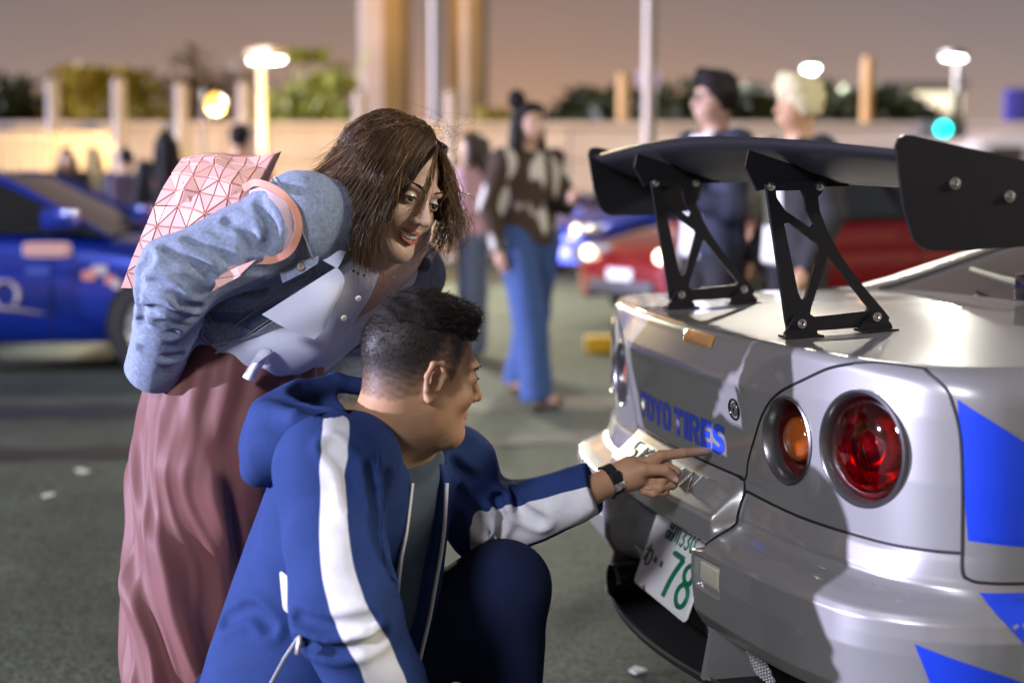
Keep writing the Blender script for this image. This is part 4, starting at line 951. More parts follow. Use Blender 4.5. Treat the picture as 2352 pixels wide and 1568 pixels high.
        V = np.concatenate([(G + dn * th / 2).reshape(-1, 3), (G - dn * th / 2).reshape(-1, 3)]); I = np.arange(nu * nv).reshape(nu, nv); N_ = nu * nv
        f = [list(x) for x in np.stack([I[:-1, :-1], I[1:, :-1], I[1:, 1:], I[:-1, 1:]], -1).reshape(-1, 4)]; f += [[i + N_ for i in reversed(x)] for x in f]
        bd = list(I[:, 0]) + list(I[-1, 1:]) + list(I[::-1, -1][1:]) + list(I[0, ::-1][1:-1])
        f += [[bd[i], bd[i - 1], bd[i - 1] + N_, bd[i] + N_] for i in range(len(bd))]
        mb = MB(); mb.add(V, f); return mb.build(nm, m_, par)
    sheet([K((792, 497, 2.50), (765, 545, 2.475), (724, 588, 2.46)), K((800, 540, 2.505), (790, 585, 2.48), (775, 617, 2.465))], 'collar', M['shirt_w'], sh, bulge=.006, bn=(0, -1, 0))
    sheet([K((872, 560, 2.60), (880, 590, 2.60), (884, 622, 2.60)), K((905, 575, 2.62), (910, 605, 2.62), (905, 640, 2.62))], 'collar', M['shirt_w'], sh)
    sheet([K((775, 612, 2.468), (700, 660, 2.452), (602, 722, 2.46)), K((790, 650, 2.47), (748, 700, 2.455), (655, 752, 2.455)), K((752, 728, 2.47), (745, 755, 2.465), (722, 779, 2.465))], 'shirt_front', M['shirt_w'], sh, bulge=.008, bn=(0, -1, 0))
    # knotted shirt tails
    MB().tube(spline(K((622, 804, 2.535), (606, 812, 2.522), (594, 822, 2.522), (588, 832, 2.53)), 10), [.004, .009, .012, .013, .013, .012, .011, .010, .008, .004], 10, flat=.7).build('knot', M['shirt_w'], sh)
    sheet([K((590, 816, 2.53), (598, 820, 2.522), (606, 826, 2.53)), K((572, 842, 2.53), (583, 846, 2.518), (594, 852, 2.53)), K((558, 866, 2.532), (570, 872, 2.522), (583, 874, 2.53))], 'shirt_tail', M['shirt_w'], sh, th=.003)
    sheet([K((598, 820, 2.535), (604, 822, 2.528), (612, 820, 2.535)), K((600, 842, 2.536), (610, 845, 2.526), (622, 840, 2.536))], 'shirt_tail', M['shirt_w'], sh, th=.003)
    for px, py in ((823, 685), (790, 730)):
        MB().lathe([(.001, .003), (.0045, .0028), (.0055, .001), (.0055, -.001)], at(px, py, 2.478), nrm(n + V3(0, -.5, 0)), 14).build('button', M['teeth'], sh)
    # ---- denim jacket
    M['denim'] = mat('washed_denim', (.29, .35, .49), rough=.85, var=.26, vscale=150, bump=.6, bscale=420, wave='DIAGONAL', fold=.8, fscale=11, spec=.25, attr='fade', col2=(.085, .13, .24), edge=(.3, .8))
    def sleeve_folds(P, a, b, fr, amp, sd):
        tt, r = near_seg(P, a, b); tt = np.clip(tt, -.15, 1.15)
        return amp * np.sin(2 * math.pi * (tt * fr + .35 * vnoise(P, 6, sd)) + 1.0) * sstep(-.1, .25, tt)
    LE, LW = at(845, 775, 2.95), at(755, 865, 2.92)
    def jacket0(P):
        q = loc(P)
        d = f_trunk(q, -.300 - .0, .075, [(-.31, .160, .136), (-.2, .176, .138), (-.08, .187, .130), (.08, .150, .09)], .012)
        d = d - .004 * crumple(P, t, 1.6, 5, 5)
        # open front: wedge around the breast bone, and the hem
        hw = .105 - .16 * q[:, 2]; cut = np.maximum(np.abs(q[:, 0] - .004) - np.clip(hw, .085, .15), -(q[:, 1] - .0))
        d = smax(d, -cut, .008)
        a1 = f_chain(P, [RS + V3(.02, .03, -.01), RS, RE, RW], [.085, .078, .062, .050], .03)
        te = np.clip(np.linalg.norm(P - F32(RE), axis=1) / .2, 0, 1)
        a1 = a1 - (.0065 - .003 * te) * (np.where(P[:, 2] > RE[2], crumple(P, (RE - RS) + V3(0, 0, .1), 1.7, 5.5, 8), crumple(P, (RW - RE) + V3(.08, 0, 0), 1.9, 6.5, 9)))
        a1 = smax(a1, (P - F32(RW)) @ F32(nrm(RW - RE)) - .012, .006)
        d = smin(d, a1, .03)
        a2 = f_chain(P, [LS, LE, LW], [.068, .062, .050], .02) + .005 * vnoise(P, 8, 6); d = smin(d, a2, .03)
        return d
    CR = [project(jacket0, spline(K(*l), 6)) for l in (
        [(360, 640, 2.42), (395, 664, 2.40), (440, 690, 2.43)], [(342, 695, 2.44), (375, 704, 2.42), (432, 697, 2.45)], [(318, 745, 2.46), (350, 760, 2.45), (395, 750, 2.47)], [(330, 800, 2.5), (365, 815, 2.5), (400, 800, 2.52)],
        [(380, 575, 2.40), (430, 590, 2.38), (480, 630, 2.41)], [(430, 545, 2.4), (490, 560, 2.37), (530, 600, 2.40)], [(520, 500, 2.42), (560, 520, 2.39), (590, 570, 2.40)], [(600, 470, 2.44), (620, 520, 2.40), (610, 580, 2.41)],
        [(500, 690, 2.50), (570, 660, 2.48), (640, 640, 2.47)], [(470, 725, 2.52), (540, 715, 2.5), (600, 680, 2.5)], [(372, 608, 2.42), (352, 660, 2.44), (338, 730, 2.46)])]
    def jacket(P): return jacket0(P) + creases(P, CR, .009, .0085)
    v, q = surf(jacket, np.minimum(RW, W) - V3(.12, .22, .10), np.maximum(LS, mid) + V3(.16, .26, .2), .0052); v = vsmooth(v, q, 1)
    qq = loc(F32(v)); hem = np.abs(qq[:, 2] + .285)
    tt, rr = near_seg(F32(v), RE, RW)
    fade = .40 * sstep(.03, .012, np.abs(np.abs(qq[:, 0] - .004) - np.clip(.105 - .16 * qq[:, 2], .085, .15) - .012)) * (qq[:, 1] > -.02) + .25 * sstep(.02, .0, hem) + .3 * (np.abs(vnoise(F32(v), 3.3, 12)) < .10)
    jk = obj('denim_jacket', v, q, M['denim'], root, attrs={'fade': fade})
    # seams with tan thread, cuff, collar, pocket flap
    M['thread'] = mat('tan_thread', (.36, .30, .22), rough=.7); M['seam'] = mat('denim_seam', (.24, .30, .42), rough=.85)
    def seam(pts, r_=.0016, m2=None, k=26, off=.0008):
        p = project(jacket, spline(pts, k), off); MB().tube(p, r_, 5).build('seam', m2 or M['seam'], jk)
    lp = lambda a_, b_, c_: mid + Rt @ V3(a_, b_, c_)
    for dx in (0, .010): seam([lp(-.142 - dx, .09, -.29), lp(-.140 - dx, .09, -.2), lp(-.124 - dx, .09, -.1), lp(-.112 - dx, .08, -.02)], .0012 if dx else .0022, M['thread'] if dx else None)
    for dz in (0, .030): seam([lp(-.17, -.03, -.285 + dz), lp(-.165, .05, -.285 + dz), lp(-.14, .09, -.285 + dz)], .0012, M['thread'])
    seam([lp(-.19, .02, -.02), lp(-.16, .07, -.03), lp(-.125, .08, -.035)], .0014, M['thread']); seam([lp(-.165, .06, -.25), lp(-.165, .07, -.15), lp(-.16, .075, -.05)], .0012, M['thread'])
    rg = []
    e1, e2 = nrm(np.cross(nrm(RE - RS), (0, 0, 1))), None; e2 = np.cross(nrm(RE - RS), e1)
    for a_ in np.linspace(0, 2 * math.pi, 25): rg.append(RS + nrm(RE - RS) * .012 + (e1 * math.cos(a_) + e2 * math.sin(a_)) * .085)
    seam(rg, .0022, None, 50); seam([p + nrm(RE - RS) * .007 for p in rg], .0011, M['thread'], 50)
    ax = nrm(RW - RE); MB().lathe([(.046, -.040), (.0535, -.038), (.0545, -.004), (.050, .004), (.044, .004)], RW + ax * .004, ax, 36).build('cuff', M['denim'], jk)
    cc = []
    for k in range(22):
        a = -2.45 + 4.9 * k / 21; cc.append(NB - n * .012 + t * (.012 + .012 * math.cos(a)) + (-n * math.cos(a) * .085 + w * math.sin(a) * .098) + V3(0, 0, .006 * math.sin(5 * a)))
    cb = np.array(cc); up2 = nrm(t * .55 - n * .35)
    MB().tube(cb, [.014 + .004 * math.sin(k * 1.7) for k in range(22)], 9).build('collar', M['denim'], jk)
    out_ = cb + (cb - NB) * .32 - t * .040
    G = np.stack([cb + t * .010, .5 * (cb + out_) + t * .014 - n * .004, out_], 1); V = G.reshape(-1, 3); I = np.arange(66).reshape(22, 3)
    mb = MB(); mb.add(V, [list(x) for x in np.stack([I[:-1, :-1], I[1:, :-1], I[1:, 1:], I[:-1, 1:]], -1).reshape(-1, 4)]); cf = mb.build('collar_fall', M['denim'], jk); 
    so = cf.modifiers.new('thick', 'SOLIDIFY'); so.thickness = .006
    sheet([K((655, 425, 2.66), (700, 402, 2.64), (752, 415, 2.61)), K((668, 450, 2.56), (715, 440, 2.545), (765, 455, 2.53)), K((690, 480, 2.485), (735, 488, 2.475), (780, 510, 2.48))], 'collar_fold', M['denim'], jk, th=.006, bulge=.01, bn=(0, -.6, .6))
    sheet([K((640, 615, 2.452), (690, 590, 2.445), (735, 570, 2.452)), K((650, 650, 2.45), (690, 630, 2.44), (730, 605, 2.448))], 'pocket_flap', M['denim'], jk, th=.004)
    MB().lathe([(.001, .005), (.006, .0045), (.0075, .001), (.0075, -.002)], at(690, 612, 2.438), (0.1, -1, .1), 14).build('button', M['chrome'], jk)
    # ---- hair: a dark mass under loose strands
    g = [[(905, 274, 2.64), (830, 308, 2.60), (770, 365, 2.61), (712, 408, 2.63)], [(915, 272, 2.62), (845, 322, 2.565), (780, 392, 2.565), (722, 445, 2.60)],
         [(930, 275, 2.60), (860, 332, 2.54), (800, 412, 2.53), (750, 485, 2.55)], [(945, 280, 2.585), (880, 347, 2.52), (825, 442, 2.505), (785, 505, 2.515), (768, 545, 2.52)],
         [(955, 283, 2.575), (895, 362, 2.51), (850, 462, 2.485), (815, 542, 2.487), (815, 600, 2.49)], [(965, 288, 2.57), (915, 367, 2.505), (872, 462, 2.475), (838, 552, 2.475), (842, 614, 2.48)],
         [(975, 295, 2.565), (925, 372, 2.50), (880, 467, 2.468), (850, 552, 2.465), (862, 612, 2.47)], [(985, 305, 2.56), (930, 377, 2.51), (880, 462, 2.49), (852, 542, 2.48), (862, 605, 2.48)],
         [(995, 320, 2.555), (945, 378, 2.515), (893, 455, 2.50), (862, 530, 2.49), (864, 595, 2.485)]]
    g = np.array([resample(K(*x), 14) for x in g])
    fr = [[(1006, 335, 2.555), (992, 395, 2.50), (972, 452, 2.475), (950, 490, 2.465), (925, 508, 2.462)]]
    far = [[(1006, 345, 2.565), (1018, 395, 2.575), (1022, 450, 2.585), (1026, 510, 2.59), (1032, 560, 2.59)], [(1010, 350, 2.585), (1030, 405, 2.60), (1042, 470, 2.61), (1050, 520, 2.61), (1028, 568, 2.60)],
           [(1000, 345, 2.60), (1014, 420, 2.63), (1018, 500, 2.63), (1006, 560, 2.61), (985, 602, 2.60)], [(985, 330, 2.64), (1000, 420, 2.68), (1000, 510, 2.67), (985, 570, 2.65), (968, 604, 2.63)]]
    far = np.array([resample(K(*x), 14) for x in far])
    def mass(P):
        q = ((P - C) @ Hf).astype(np.float32)
        d = f_ell(q, (0, -.018, .032), (.076, .098, .088)); d = smax(d, (q[:, 1] - .035) + .55 * (.07 - q[:, 2]) * 0, .02); d = smax(d, -(q[:, 2] + .05), .02)
        for gi in g: d = smin(d, f_chain(P, gi[1:9:2] + V3(-.006, .024, 0), [.021, .021, .020, .010]), .02)
        for gi in far[2:]: d = smin(d, f_chain(P, gi[1:9:2] + V3(-.008, .016, 0), [.012, .014, .012, .010]), .02)
        return d
    v, q = surf(mass, C - V3(.28, .18, .20), C + V3(.14, .2, .15), .005); v = vsmooth(v, q, 2); hair = obj('hair', v, q, M['hair_base'], root)
    r = np.random.default_rng(3); paths = []; rad = []; col = []
    def emit(G, k, spread, rr, tint, curl=.004, depth=.012, clump=0):
        ng = len(G)
        for _ in range(k):
            x = r.random() * (ng - 1) if ng > 1 else 0; i = int(x); u = x - i; p = G[i] * (1 - u) + G[min(i + 1, ng - 1)] * u
            L = .62 + .42 * r.random() if r.random() < .75 else 1.0
            tt = np.linspace(0, L, 14) * 13; ii = np.minimum(tt.astype(int), 12); p = p[ii] + (p[ii + 1] - p[ii]) * (tt - ii)[:, None]
            s_ = np.linspace(0, 1, 14)[:, None]
            p = p + r.normal(size=3) * spread * (.25 + 1.5 * s_ ** 2) + V3(0, depth * (r.random() - .25), 0)
            p = p + 1.5 * curl * np.sin(s_ * (4 + 5 * r.random()) + 6.28 * r.random()) * r.normal(size=3) * s_
            paths.append(p); rad.append(rr * (.6 + .8 * r.random()))
            b = tint * (.45 + 1.1 * r.random() ** 1.6); gold = r.random() ** 2
            col.append([.040 * b + .13 * gold * b, .022 * b + .066 * gold * b, .012 * b + .02 * gold * b])
    emit(g, 4600, .0060, .00042, 1.0); emit(g, 500, .011, .00036, 2.4, .009)
    emit(np.array([resample(K(*x), 14) for x in fr]), 60, .0042, .00050, 1.9); emit(far + V3(.006, .012, 0), 330, .007, .00050, 1.5, .008); emit(far[:2] + V3(.006, .01, 0), 60, .009, .00042, 2.6, .014)
    # crown: hair combed over the top from the parting down both sides
    top = []
    for k in range(9):
        a = k / 8; p0 = C + Hf @ V3(-.018 + .01 * a, .060 - .105 * a, .108 + .01 * math.sin(a * 3)); p1 = C + Hf @ V3(.045, .045 - .10 * a, .100); p2 = C + Hf @ V3(.080, .012 - .09 * a, .035)
        top.append(resample([p0, p1, p2, C + Hf @ V3(.086, -.012 - .08 * a, -.03)], 14))
        if k % 2 == 0: top.append(resample([p0, C + Hf @ V3(-.05, .05 - .1 * a, .10), C + Hf @ V3(-.08, .01 - .08 * a, .04), C + Hf @ V3(-.088, -.01 - .07 * a, -.03)], 14))
    near_top = np.array([x for x in top if (x[-1] - C) @ Hf[:, 0] > 0]); emit(near_top, 1300, .004, .0005, 1.0); emit(np.array([x for x in top if (x[-1] - C) @ Hf[:, 0] < 0]), 450, .004, .0005, 1.0)
    back = []
    for k in range(9):
        a = math.radians(-80 + 160 * k / 8); d_ = V3(math.sin(a) * .09, -math.cos(a) * .105, 0); back.append(resample([C + Hf @ V3(-.01, -.02, .116), C + Hf @ (d_ * .75 + V3(0, -.01, .095)), C + Hf @ (d_ + V3(0, -.015, .02)), C + Hf @ (d_ * 1.02 + V3(0, -.02, -.04))], 14))
    emit(np.array(back), 1200, .004, .0005, .9)
    # fly-away hairs
    for _ in range(60):
        p0 = at(960 + 60 * r.random(), 285 + 90 * r.random(), 2.56 + .05 * r.random()); a = r.random() * 6.28; s_ = np.linspace(0, 1, 14)[:, None]; R0 = .02 + .05 * r.random()
        p = p0 + R0 * np.concatenate([np.sin(s_ * 3 * (.5 + r.random())), .1 * s_, (1 - np.cos(s_ * 3.2)) * .6], 1) * np.array([[math.cos(a) * .4 + .7, 1, math.sin(a)]])
        paths.append(p); rad.append(.00022); col.append([.10, .055, .025])
    PA = np.array(paths); sh_ = PA.shape; PF = F32(PA.reshape(-1, 3)); lift = (r.random(sh_[0])[:, None] ** 2 * np.linspace(.003, .012, sh_[1])[None, :] + .0004).ravel()
    for _ in range(2):
        d0 = mass(PF); e = .003; gr = np.stack([(mass(PF + F32(np.eye(3)[i] * e)) - mass(PF - F32(np.eye(3)[i] * e))) / (2 * e) for i in range(3)], 1); gr /= np.linalg.norm(gr, axis=1, keepdims=True) + 1e-6
        PF = F32(PF + gr * np.clip(lift - d0, 0, .06)[:, None])
    paths = PF.reshape(sh_)
    V, Q, Cc = strands(np.array(paths), np.array(rad), np.array(col)); obj('hair_strands', V, Q, M['hair_brown'], hair, attrs={'hc': Cc})
    # necklace
    mb = MB()
    for px, py in ((792, 604), (797, 612), (812, 622), (822, 628), (836, 632)): mb.lathe([(.0026 * math.sin(a), .0026 * math.cos(a)) for a in np.linspace(0, math.pi, 6)], at(px, py, 2.535), (0, 0, 1), 8)
    nk = mb.build('necklace', M['lash'], root); tag(nk, kind='stuff')
    # shoes
    M['shoe'] = mat('white_shoe', (.6, .58, .55), rough=.5)
    for p in (n3, g3):
        v, q = surf(lambda P, p=p: smin(f_ell(P, p + V3(.05, -.01, -.03), (.12, .045, .04)), f_ell(P, p + V3(-.02, 0, 0), (.05, .045, .06)), .02), p - V3(.16, .1, .085), p + V3(.22, .1, .1), .008); obj('shoe', v, q, M['shoe'], root)
    return dict(RS=RS, RE=RE, RW=RW, mid=mid, t=t, n=n, w=w, W=W)
WOMAN = build_woman()
# ================================================================== the man crouching and pointing
def build_man():
    K = lambda *p: [at(*a) for a in p]
    base = at(700, 1560, 2.38); base[2] = 0
    root = empty('person', base, 'man in blue hooded tracksuit crouching and pointing at the car lettering', 'person')
    fw = nrm((.87, .44, -.20)); Hf = frame3(fw, (.20, .10, .97)); C = at(966, 846, 2.36)
    L2W = lambda p: C + Hf @ np.asarray(p, float)
    NB = at(868, 1030, 2.40); neck0 = C + Hf @ V3(0, -.030, -.055)
    hf = head_field(False, False)
    near = 1.0 if Hf[1, 0] < 0 else -1.0           # side of the head towards the camera
    def skin(P):
        q = ((P - C) @ Hf).astype(np.float32); d = hf(q)
        d = smin(d, f_cone(q, (0, -.01, -.02), (0, .055, -.095), .060, .030), .03)          # heavier jaw
        for s in (-1, 1): d = smin(d, ear_field(q, s), .004)
        d = smin(d, f_cone(P, neck0, NB, .060, .068), .035); d = smin(d, f_cone(P, neck0 + Hf @ V3(0, .03, -.02), NB + V3(.05, .03, 0), .045, .05), .03)
        return d
    v, q = surf(skin, C - V3(.22, .17, .25), C + V3(.17, .17, .15), .0021); v = vsmooth(v, q, 1)
    ql = (v - C) @ Hf; x, y, z = ql.T
    # hair line: temples, ear, nape
    hl = np.interp(y, [-.12, -.06, -.025, .0, .012, .030, .052, .075, .1], [-.062, -.060, -.045, .000, .012, -.020, .045, .078, .084])
    fadeh = sstep(-.004, .065, z - hl) * .93 + .07 * sstep(-.004, .006, z - hl)
    nz = vnoise(F32(v), 90, 4) * .10; hairm = np.clip((.50 * sstep(-.003, .012, z - hl) + .5 * sstep(.0, .08, z - hl)) + nz * (z > hl), 0, 1) * (z > hl - .004)
    hairm *= (1 - ((np.abs(x) > .080)))          # not on the ears
    lipd = f_chain(F32(ql), [(-.024, .080, -.062), (0, .096, -.064), (.024, .080, -.062)], [.003, .006, .003]); 
    # hand, wrist
    FT = c_surf(.155, .766, .0); FT_y = FT[1]
    tip = at(1622, 1036, FT_y - .012); Yw = FT_y - .06
    hp = lambda px, py, dy=0.: at(px, py, Yw + dy)
    wr0, wr1 = at(1330, 1140, Yw - .03), hp(1415, 1098)
    fing = {
        'index': ([hp(1478, 1068, .0), hp(1516, 1047, .01), at(1568, 1040, FT_y - .035), tip], [.0125, .0105, .0094, .0074]),
        'middle': ([hp(1478, 1075, .012), hp(1522, 1066, .022), hp(1551, 1084, .012), hp(1520, 1104, -.006), hp(1497, 1103, -.008)], [.0125, .0108, .0100, .0090, .0076]),
        'ring': ([hp(1474, 1090, .010), hp(1515, 1090, .018), hp(1544, 1112, .006), hp(1515, 1120, -.010), hp(1489, 1117, -.010)], [.0120, .0102, .0095, .0086, .0074]),
        'pinky': ([hp(1465, 1105, .008), hp(1500, 1112, .012), hp(1526, 1128, .0), hp(1500, 1132, -.010), hp(1480, 1128, -.010)], [.0112, .0092, .0086, .0078, .0068]),
        'thumb': ([hp(1440, 1090, -.008), hp(1478, 1078, -.020), hp(1528, 1079, -.020), hp(1549, 1098, -.018)], [.0150, .0125, .0105, .0080])}
    def hand(P):
        d = f_cone(P, wr0, wr1, .030, .0255); d = smin(d, f_cone(P, wr1, hp(1448, 1085), .024, .027), .02)
        d = smin(d, f_cone(P, hp(1448, 1082, .004), hp(1500, 1072, .008), .024, .016), .015); d = smin(d, f_cone(P, hp(1448, 1098), hp(1492, 1106, .004), .022, .014), .015)
        d = smin(d, f_ell(P, hp(1452, 1098, -.014), (.026, .014, .016)), .012)
        g = None
        for nm, (pts, rs) in fing.items():
            e = f_chain(P, pts, rs, .004); g = e if g is None else smin(g, e, .0025)
        d = smin(d, g, .008)
        # creases at the finger joints
        for c_ in (fing['index'][0][2],):
            d = d + .0006 * np.exp(-((np.linalg.norm(P - F32(c_), axis=1) - .009) / .003) ** 2)
        return d
    v2, q2 = surf(hand, hp(1320, 1160) - V3(.03, .08, .03), tip + V3(.03, .05, .07), .0016); v2 = vsmooth(v2, q2, 1)
    SR, SL = at(752, 1075, 2.22), at(1030, 1080, 2.55); PV = at(640, 1650, 2.40)
    def skin3(P):
        m_ = .5 * (SR + SL); d = f_cone(P, m_ - V3(.02, 0, .12), PV, .06, .08); d = smin(d, f_cone(P, NB, m_ - V3(.03, 0, .12), .055, .05), .03)
        return np.minimum(d, f_chain(P, [SL, at(1115, 1200, 2.60), wr0], [.045, .038, .028]))
    v3, q3 = surf(skin3, np.minimum(PV, SR) - .16, np.maximum(SL, wr0) + .1, .01)
    body = obj('body', np.concatenate([v, v2, v3]), np.concatenate([q, q2 + len(v), q3 + len(v) + len(v2)]), M['skin_m'], root, attrs={'lip': np.concatenate([hairm, np.zeros(len(v2) + len(v3))])})
    for nm in ('middle', 'ring', 'thumb'):
        p, rr = fing[nm][0], fing[nm][1]; d_ = nrm(p[-1] - p[-2]); side = nrm(V3(0, -1, .15) - d_ * (V3(0, -1, .15) @ d_)); lat = np.cross(d_, side)
        MB().box(p[-1] + d_ * .0012 + side * (rr[-1] * .82), (.0042, .0052, .0016), np.stack([lat, d_, side], 1), .0012).build('fingernail', mat('nail_' + nm, (.55, .36, .27), rough=.25, coat=.4), body)
    for s in (-1, 1):
        c = V3(s * .031, .0800, -.001); g = nrm((0, 1, -.1)); mb = MB(); th = np.linspace(0, math.pi, 15); mb.lathe([(.0122 * math.sin(a), .0122 * math.cos(a)) for a in th], L2W(c), Hf @ g, 20)
        vv = np.concatenate(mb.v); ir = ((vv - L2W(c)) @ (Hf @ g)) / .0122; obj('eye', vv, mb.f, M['eye'], body, attrs={'iris': sstep(.80, .92, ir)})
        a = np.linspace(-1.25, 1.2, 9); MB().tube([L2W(c + V3(math.sin(x_) * .0145, math.cos(x_) * .0138 * .9 + .0010, .0038 * math.cos(x_ * 1.1) - .0004)) for x_ in a], .0016, 5).build('eyelashes', M['lash'], body)
        MB().tube([L2W((s * x_, y_, z_)) for x_, y_, z_ in ((.012, .0955, .017), (.026, .0955, .0215), (.040, .088, .022), (.054, .072, .015))], [.003, .0036, .003, .001], 6, flat=.6).build('eyebrow', M['hair_black'], body)
    MB().tube([L2W(p) for p in ((-.022, .082, -.0585), (-.01, .093, -.0575), (0, .0965, -.058), (.01, .093, -.0575), (.022, .082, -.0585))], [.002, .0035, .004, .0035, .002], 8).build('upper_lip', mat('lip_tan', (.36, .15, .11), rough=.4), body)
    MB().tube([L2W(p) for p in ((-.020, .083, -.066), (-.01, .091, -.069), (0, .0945, -.070), (.01, .091, -.069), (.020, .083, -.066))], [.002, .004, .0046, .004, .002], 8).build('lower_lip', bpy.data.materials['lip_tan'], body)
    # ---- hair
    def cap(P):
        q = ((P - C) @ Hf).astype(np.float32)
        d = f_ell(q, (0, -.008, .051), (.072, .096, .080)); d = smax(d, -(q[:, 2] - .062 - .12 * np.clip(-.02 - q[:, 1], 0, 1)), .014)
        d = smin(d, f_ell(q, (0, .058, .102), (.048, .030, .018)), .02)
        return d - .0045 * vnoise(P, 22, 9) - .003 * vnoise(P, 50, 10)
    v, q = surf(cap, C - .16, C + .18, .003); v = vsmooth(v, q, 1); M['hair_black_mass'] = mat('black_hair_mass', (.010, .008, .007), rough=.75, bump=1., bscale=240, spec=.2)
    hair = obj('hair', v, q, M['hair_black_mass'], root)
    r = np.random.default_rng(11); paths = []; rad = []; col = []
    vn = np.concatenate([v, vsel := (C + (ql[(hairm > .3) & (z > hl + .004)] @ Hf.T))]); 
    for k in range(13500):
        topk = k < 4500
        p = v[r.integers(len(v))] if topk else vsel[r.integers(len(vsel))]
        l = (p - C) @ Hf; out = nrm(l * V3(1, .9, 1.1) - V3(0, 0, .03)); comb = nrm(V3(-.1 * np.sign(l[0]), 1.0, .12)) if topk else nrm(V3(0, -.5, -.8)); L = (.007 + .009 * r.random()) if topk else (.0025 + .006 * sstep(-.02, .06, l[2]) * r.random())
        if topk and (l[2] < .07 or l[1] > .06): L *= .55
        d_ = nrm(out * (.45 if topk else .8) + comb * (.7 + .6 * r.random()) + r.normal(size=3) * .25); s_ = np.linspace(0, 1, 5)[:, None]
        pp = l - out * .002 + d_ * L * s_ + comb * L * .35 * s_ ** 2 + (r.normal(size=3) * L * .18) * s_ ** 2
        paths.append(C + pp @ Hf.T); rad.append(.00045 if topk else .00032); b = .6 + 1.4 * r.random() ** 2; col.append([.016 * b, .012 * b, .010 * b])
    V, Q, Cc = strands(np.array(paths), np.array(rad), np.array(col)); obj('hair_strands', V, Q, M['hair_black'], hair, attrs={'hc': Cc})
    # ---- wristband
    M['watch'] = mat('watch_rubber', (.012, .012, .013), rough=.4)
    wa = nrm(wr1 - wr0); wc = wr0 + (wr1 - wr0) * .86 
    band = MB().lathe([(.0290, -.0100), (.0325, -.0090), (.0325, .0090), (.0290, .0100)], wc, wa, 40).build('wristband', M['watch'], root)
    sd = nrm(V3(0, -1, -.25) - wa * (V3(0, -1, -.25) @ wa)); ud = np.cross(wa, sd)
    MB().box(wc + sd * .0332, (.0115, .0014, .0075), np.stack([wa, sd, ud], 1), .0008).build('buckle', M['chrome'], band)
    MB().box(wc + sd * .030 - ud * .012, (.0095, .0045, .016), np.stack([wa, sd, ud], 1), .003).build('strap_end', M['watch'], band)
    # ---- tracksuit trousers
    M['navy'] = mat('navy_jersey', (.010, .016, .050), rough=.9, var=.08, vscale=20, bump=.25, bscale=800, spec=.2, fold=.5, fscale=7)
    hL, kL, aL = at(790, 1570, 2.50), at(1160, 1345, 2.50), at(1150, 1900, 2.52); aL[2] = .09
    hR, kR, aR = at(660, 1640, 2.28), at(820, 1930, 2.20), at(480, 1990, 2.20); kR[2] = .085; aR[2] = .08
    def trousers(P):
        d = f_chain(P, [hL, kL], [.115, .076]); d = smin(d, f_chain(P, [kL, aL], [.076, .064]), .035); d = smin(d, f_ell(P, PV, (.17, .18, .13)), .06)
        d = smin(d, f_chain(P, [hR, kR, aR], [.115, .08, .06], .03), .05)
        return d - .004 * crumple(P, V3(1, 0, .3), .7, 5, 21)
    lo = np.minimum(PV, aR) - .25; lo[2] = .0; v, q = surf(trousers, lo, np.maximum(kL, aL) + .14, .0075); v = vsmooth(v, q, 2); obj('trousers', v, q, M['navy'], root)
    # ---- inner shirt
    m_ = .5 * (SR + SL); w = nrm(SL - SR); t = nrm(m_ - PV); w = nrm(w - t * (w @ t)); n = np.cross(w, t)
    if n @ fw < 0: n = -n
    Rt = np.stack([w, n, t], 1); loc = lambda P: (P - F32(m_)) @ F32(Rt)
    M['grey_tee'] = mat('slate_shirt', (.060, .085, .125), rough=.85, var=.05, vscale=30, bump=.2, bscale=700)
    def tee(P):
        q = loc(P); q = q - np.stack([0 * q[:, 0], np.interp(q[:, 2], [-.52, -.06], [.055, -.03]), 0 * q[:, 0]], 1).astype(np.float32)
        d = f_trunk(q, -.46, .03, [(-.46, .16, .14), (-.2, .16, .140), (-.05, .155, .118), (.03, .11, .085)])
        d = smin(d, f_cone(P, NB + V3(.035, .02, -.02), m_ - t * .08, .074, .085), .04)
        d = smax(d, (P - F32(NB)) @ F32(nrm(neck0 - NB)) - .012, .008)
        return d - .004 * crumple(P, V3(.25, 0, 1), .45, 7, 41)
    v, q = surf(tee, np.minimum(PV, SR) - .2, np.maximum(SL, NB) + .2, .0065); v = vsmooth(v, q, 1); obj('shirt', v, q, M['grey_tee'], root)
    # ---- hooded jacket
    M['royal'] = mat('royal_jersey', (.020, .043, .150), rough=.9, var=.10, vscale=30, bump=.3, bscale=800, spec=.2, fold=.8, fscale=6.5, fstretch=(1, 1, .6), attr='stripe', col2=(.70, .70, .74), edge=(.48, .52))
    M['white_tape'] = mat('white_tape', (.74, .74, .77), rough=.6, bump=.4, bscale=500)
    eR, wR = at(792, 1400, 2.12), at(905, 1650, 2.16); eL = at(1112, 1205, 2.60); wL = at(1352, 1128, Yw - .03)
    def jacket0(P):
        q = loc(P); q = q - np.stack([0 * q[:, 0], np.interp(q[:, 2], [-.52, -.06], [.055, -.03]), 0 * q[:, 0]], 1).astype(np.float32)
        d = f_trunk(q, -.50, .03, [(-.52, .205, .175), (-.40, .200, .175), (-.2, .195, .160), (-.06, .190, .140), (.04, .13, .10)], .03)
        back = crumple(P, t + V3(-.5, 0, 0), .45, 3.6, 51); d = d - .011 * back
        hw = np.interp(q[:, 2], [-.5, -.42, -.3, -.1, .05], [-.02, .0, .045, .060, .050])
        cut = np.maximum(np.abs(q[:, 0] + .0) - hw, -(q[:, 1] - .01)); d = smax(d, -cut, .006)
        a1 = f_chain(P, [SR + V3(.03, .05, .0), SR, eR, wR], [.085, .080, .074, .070], .03)
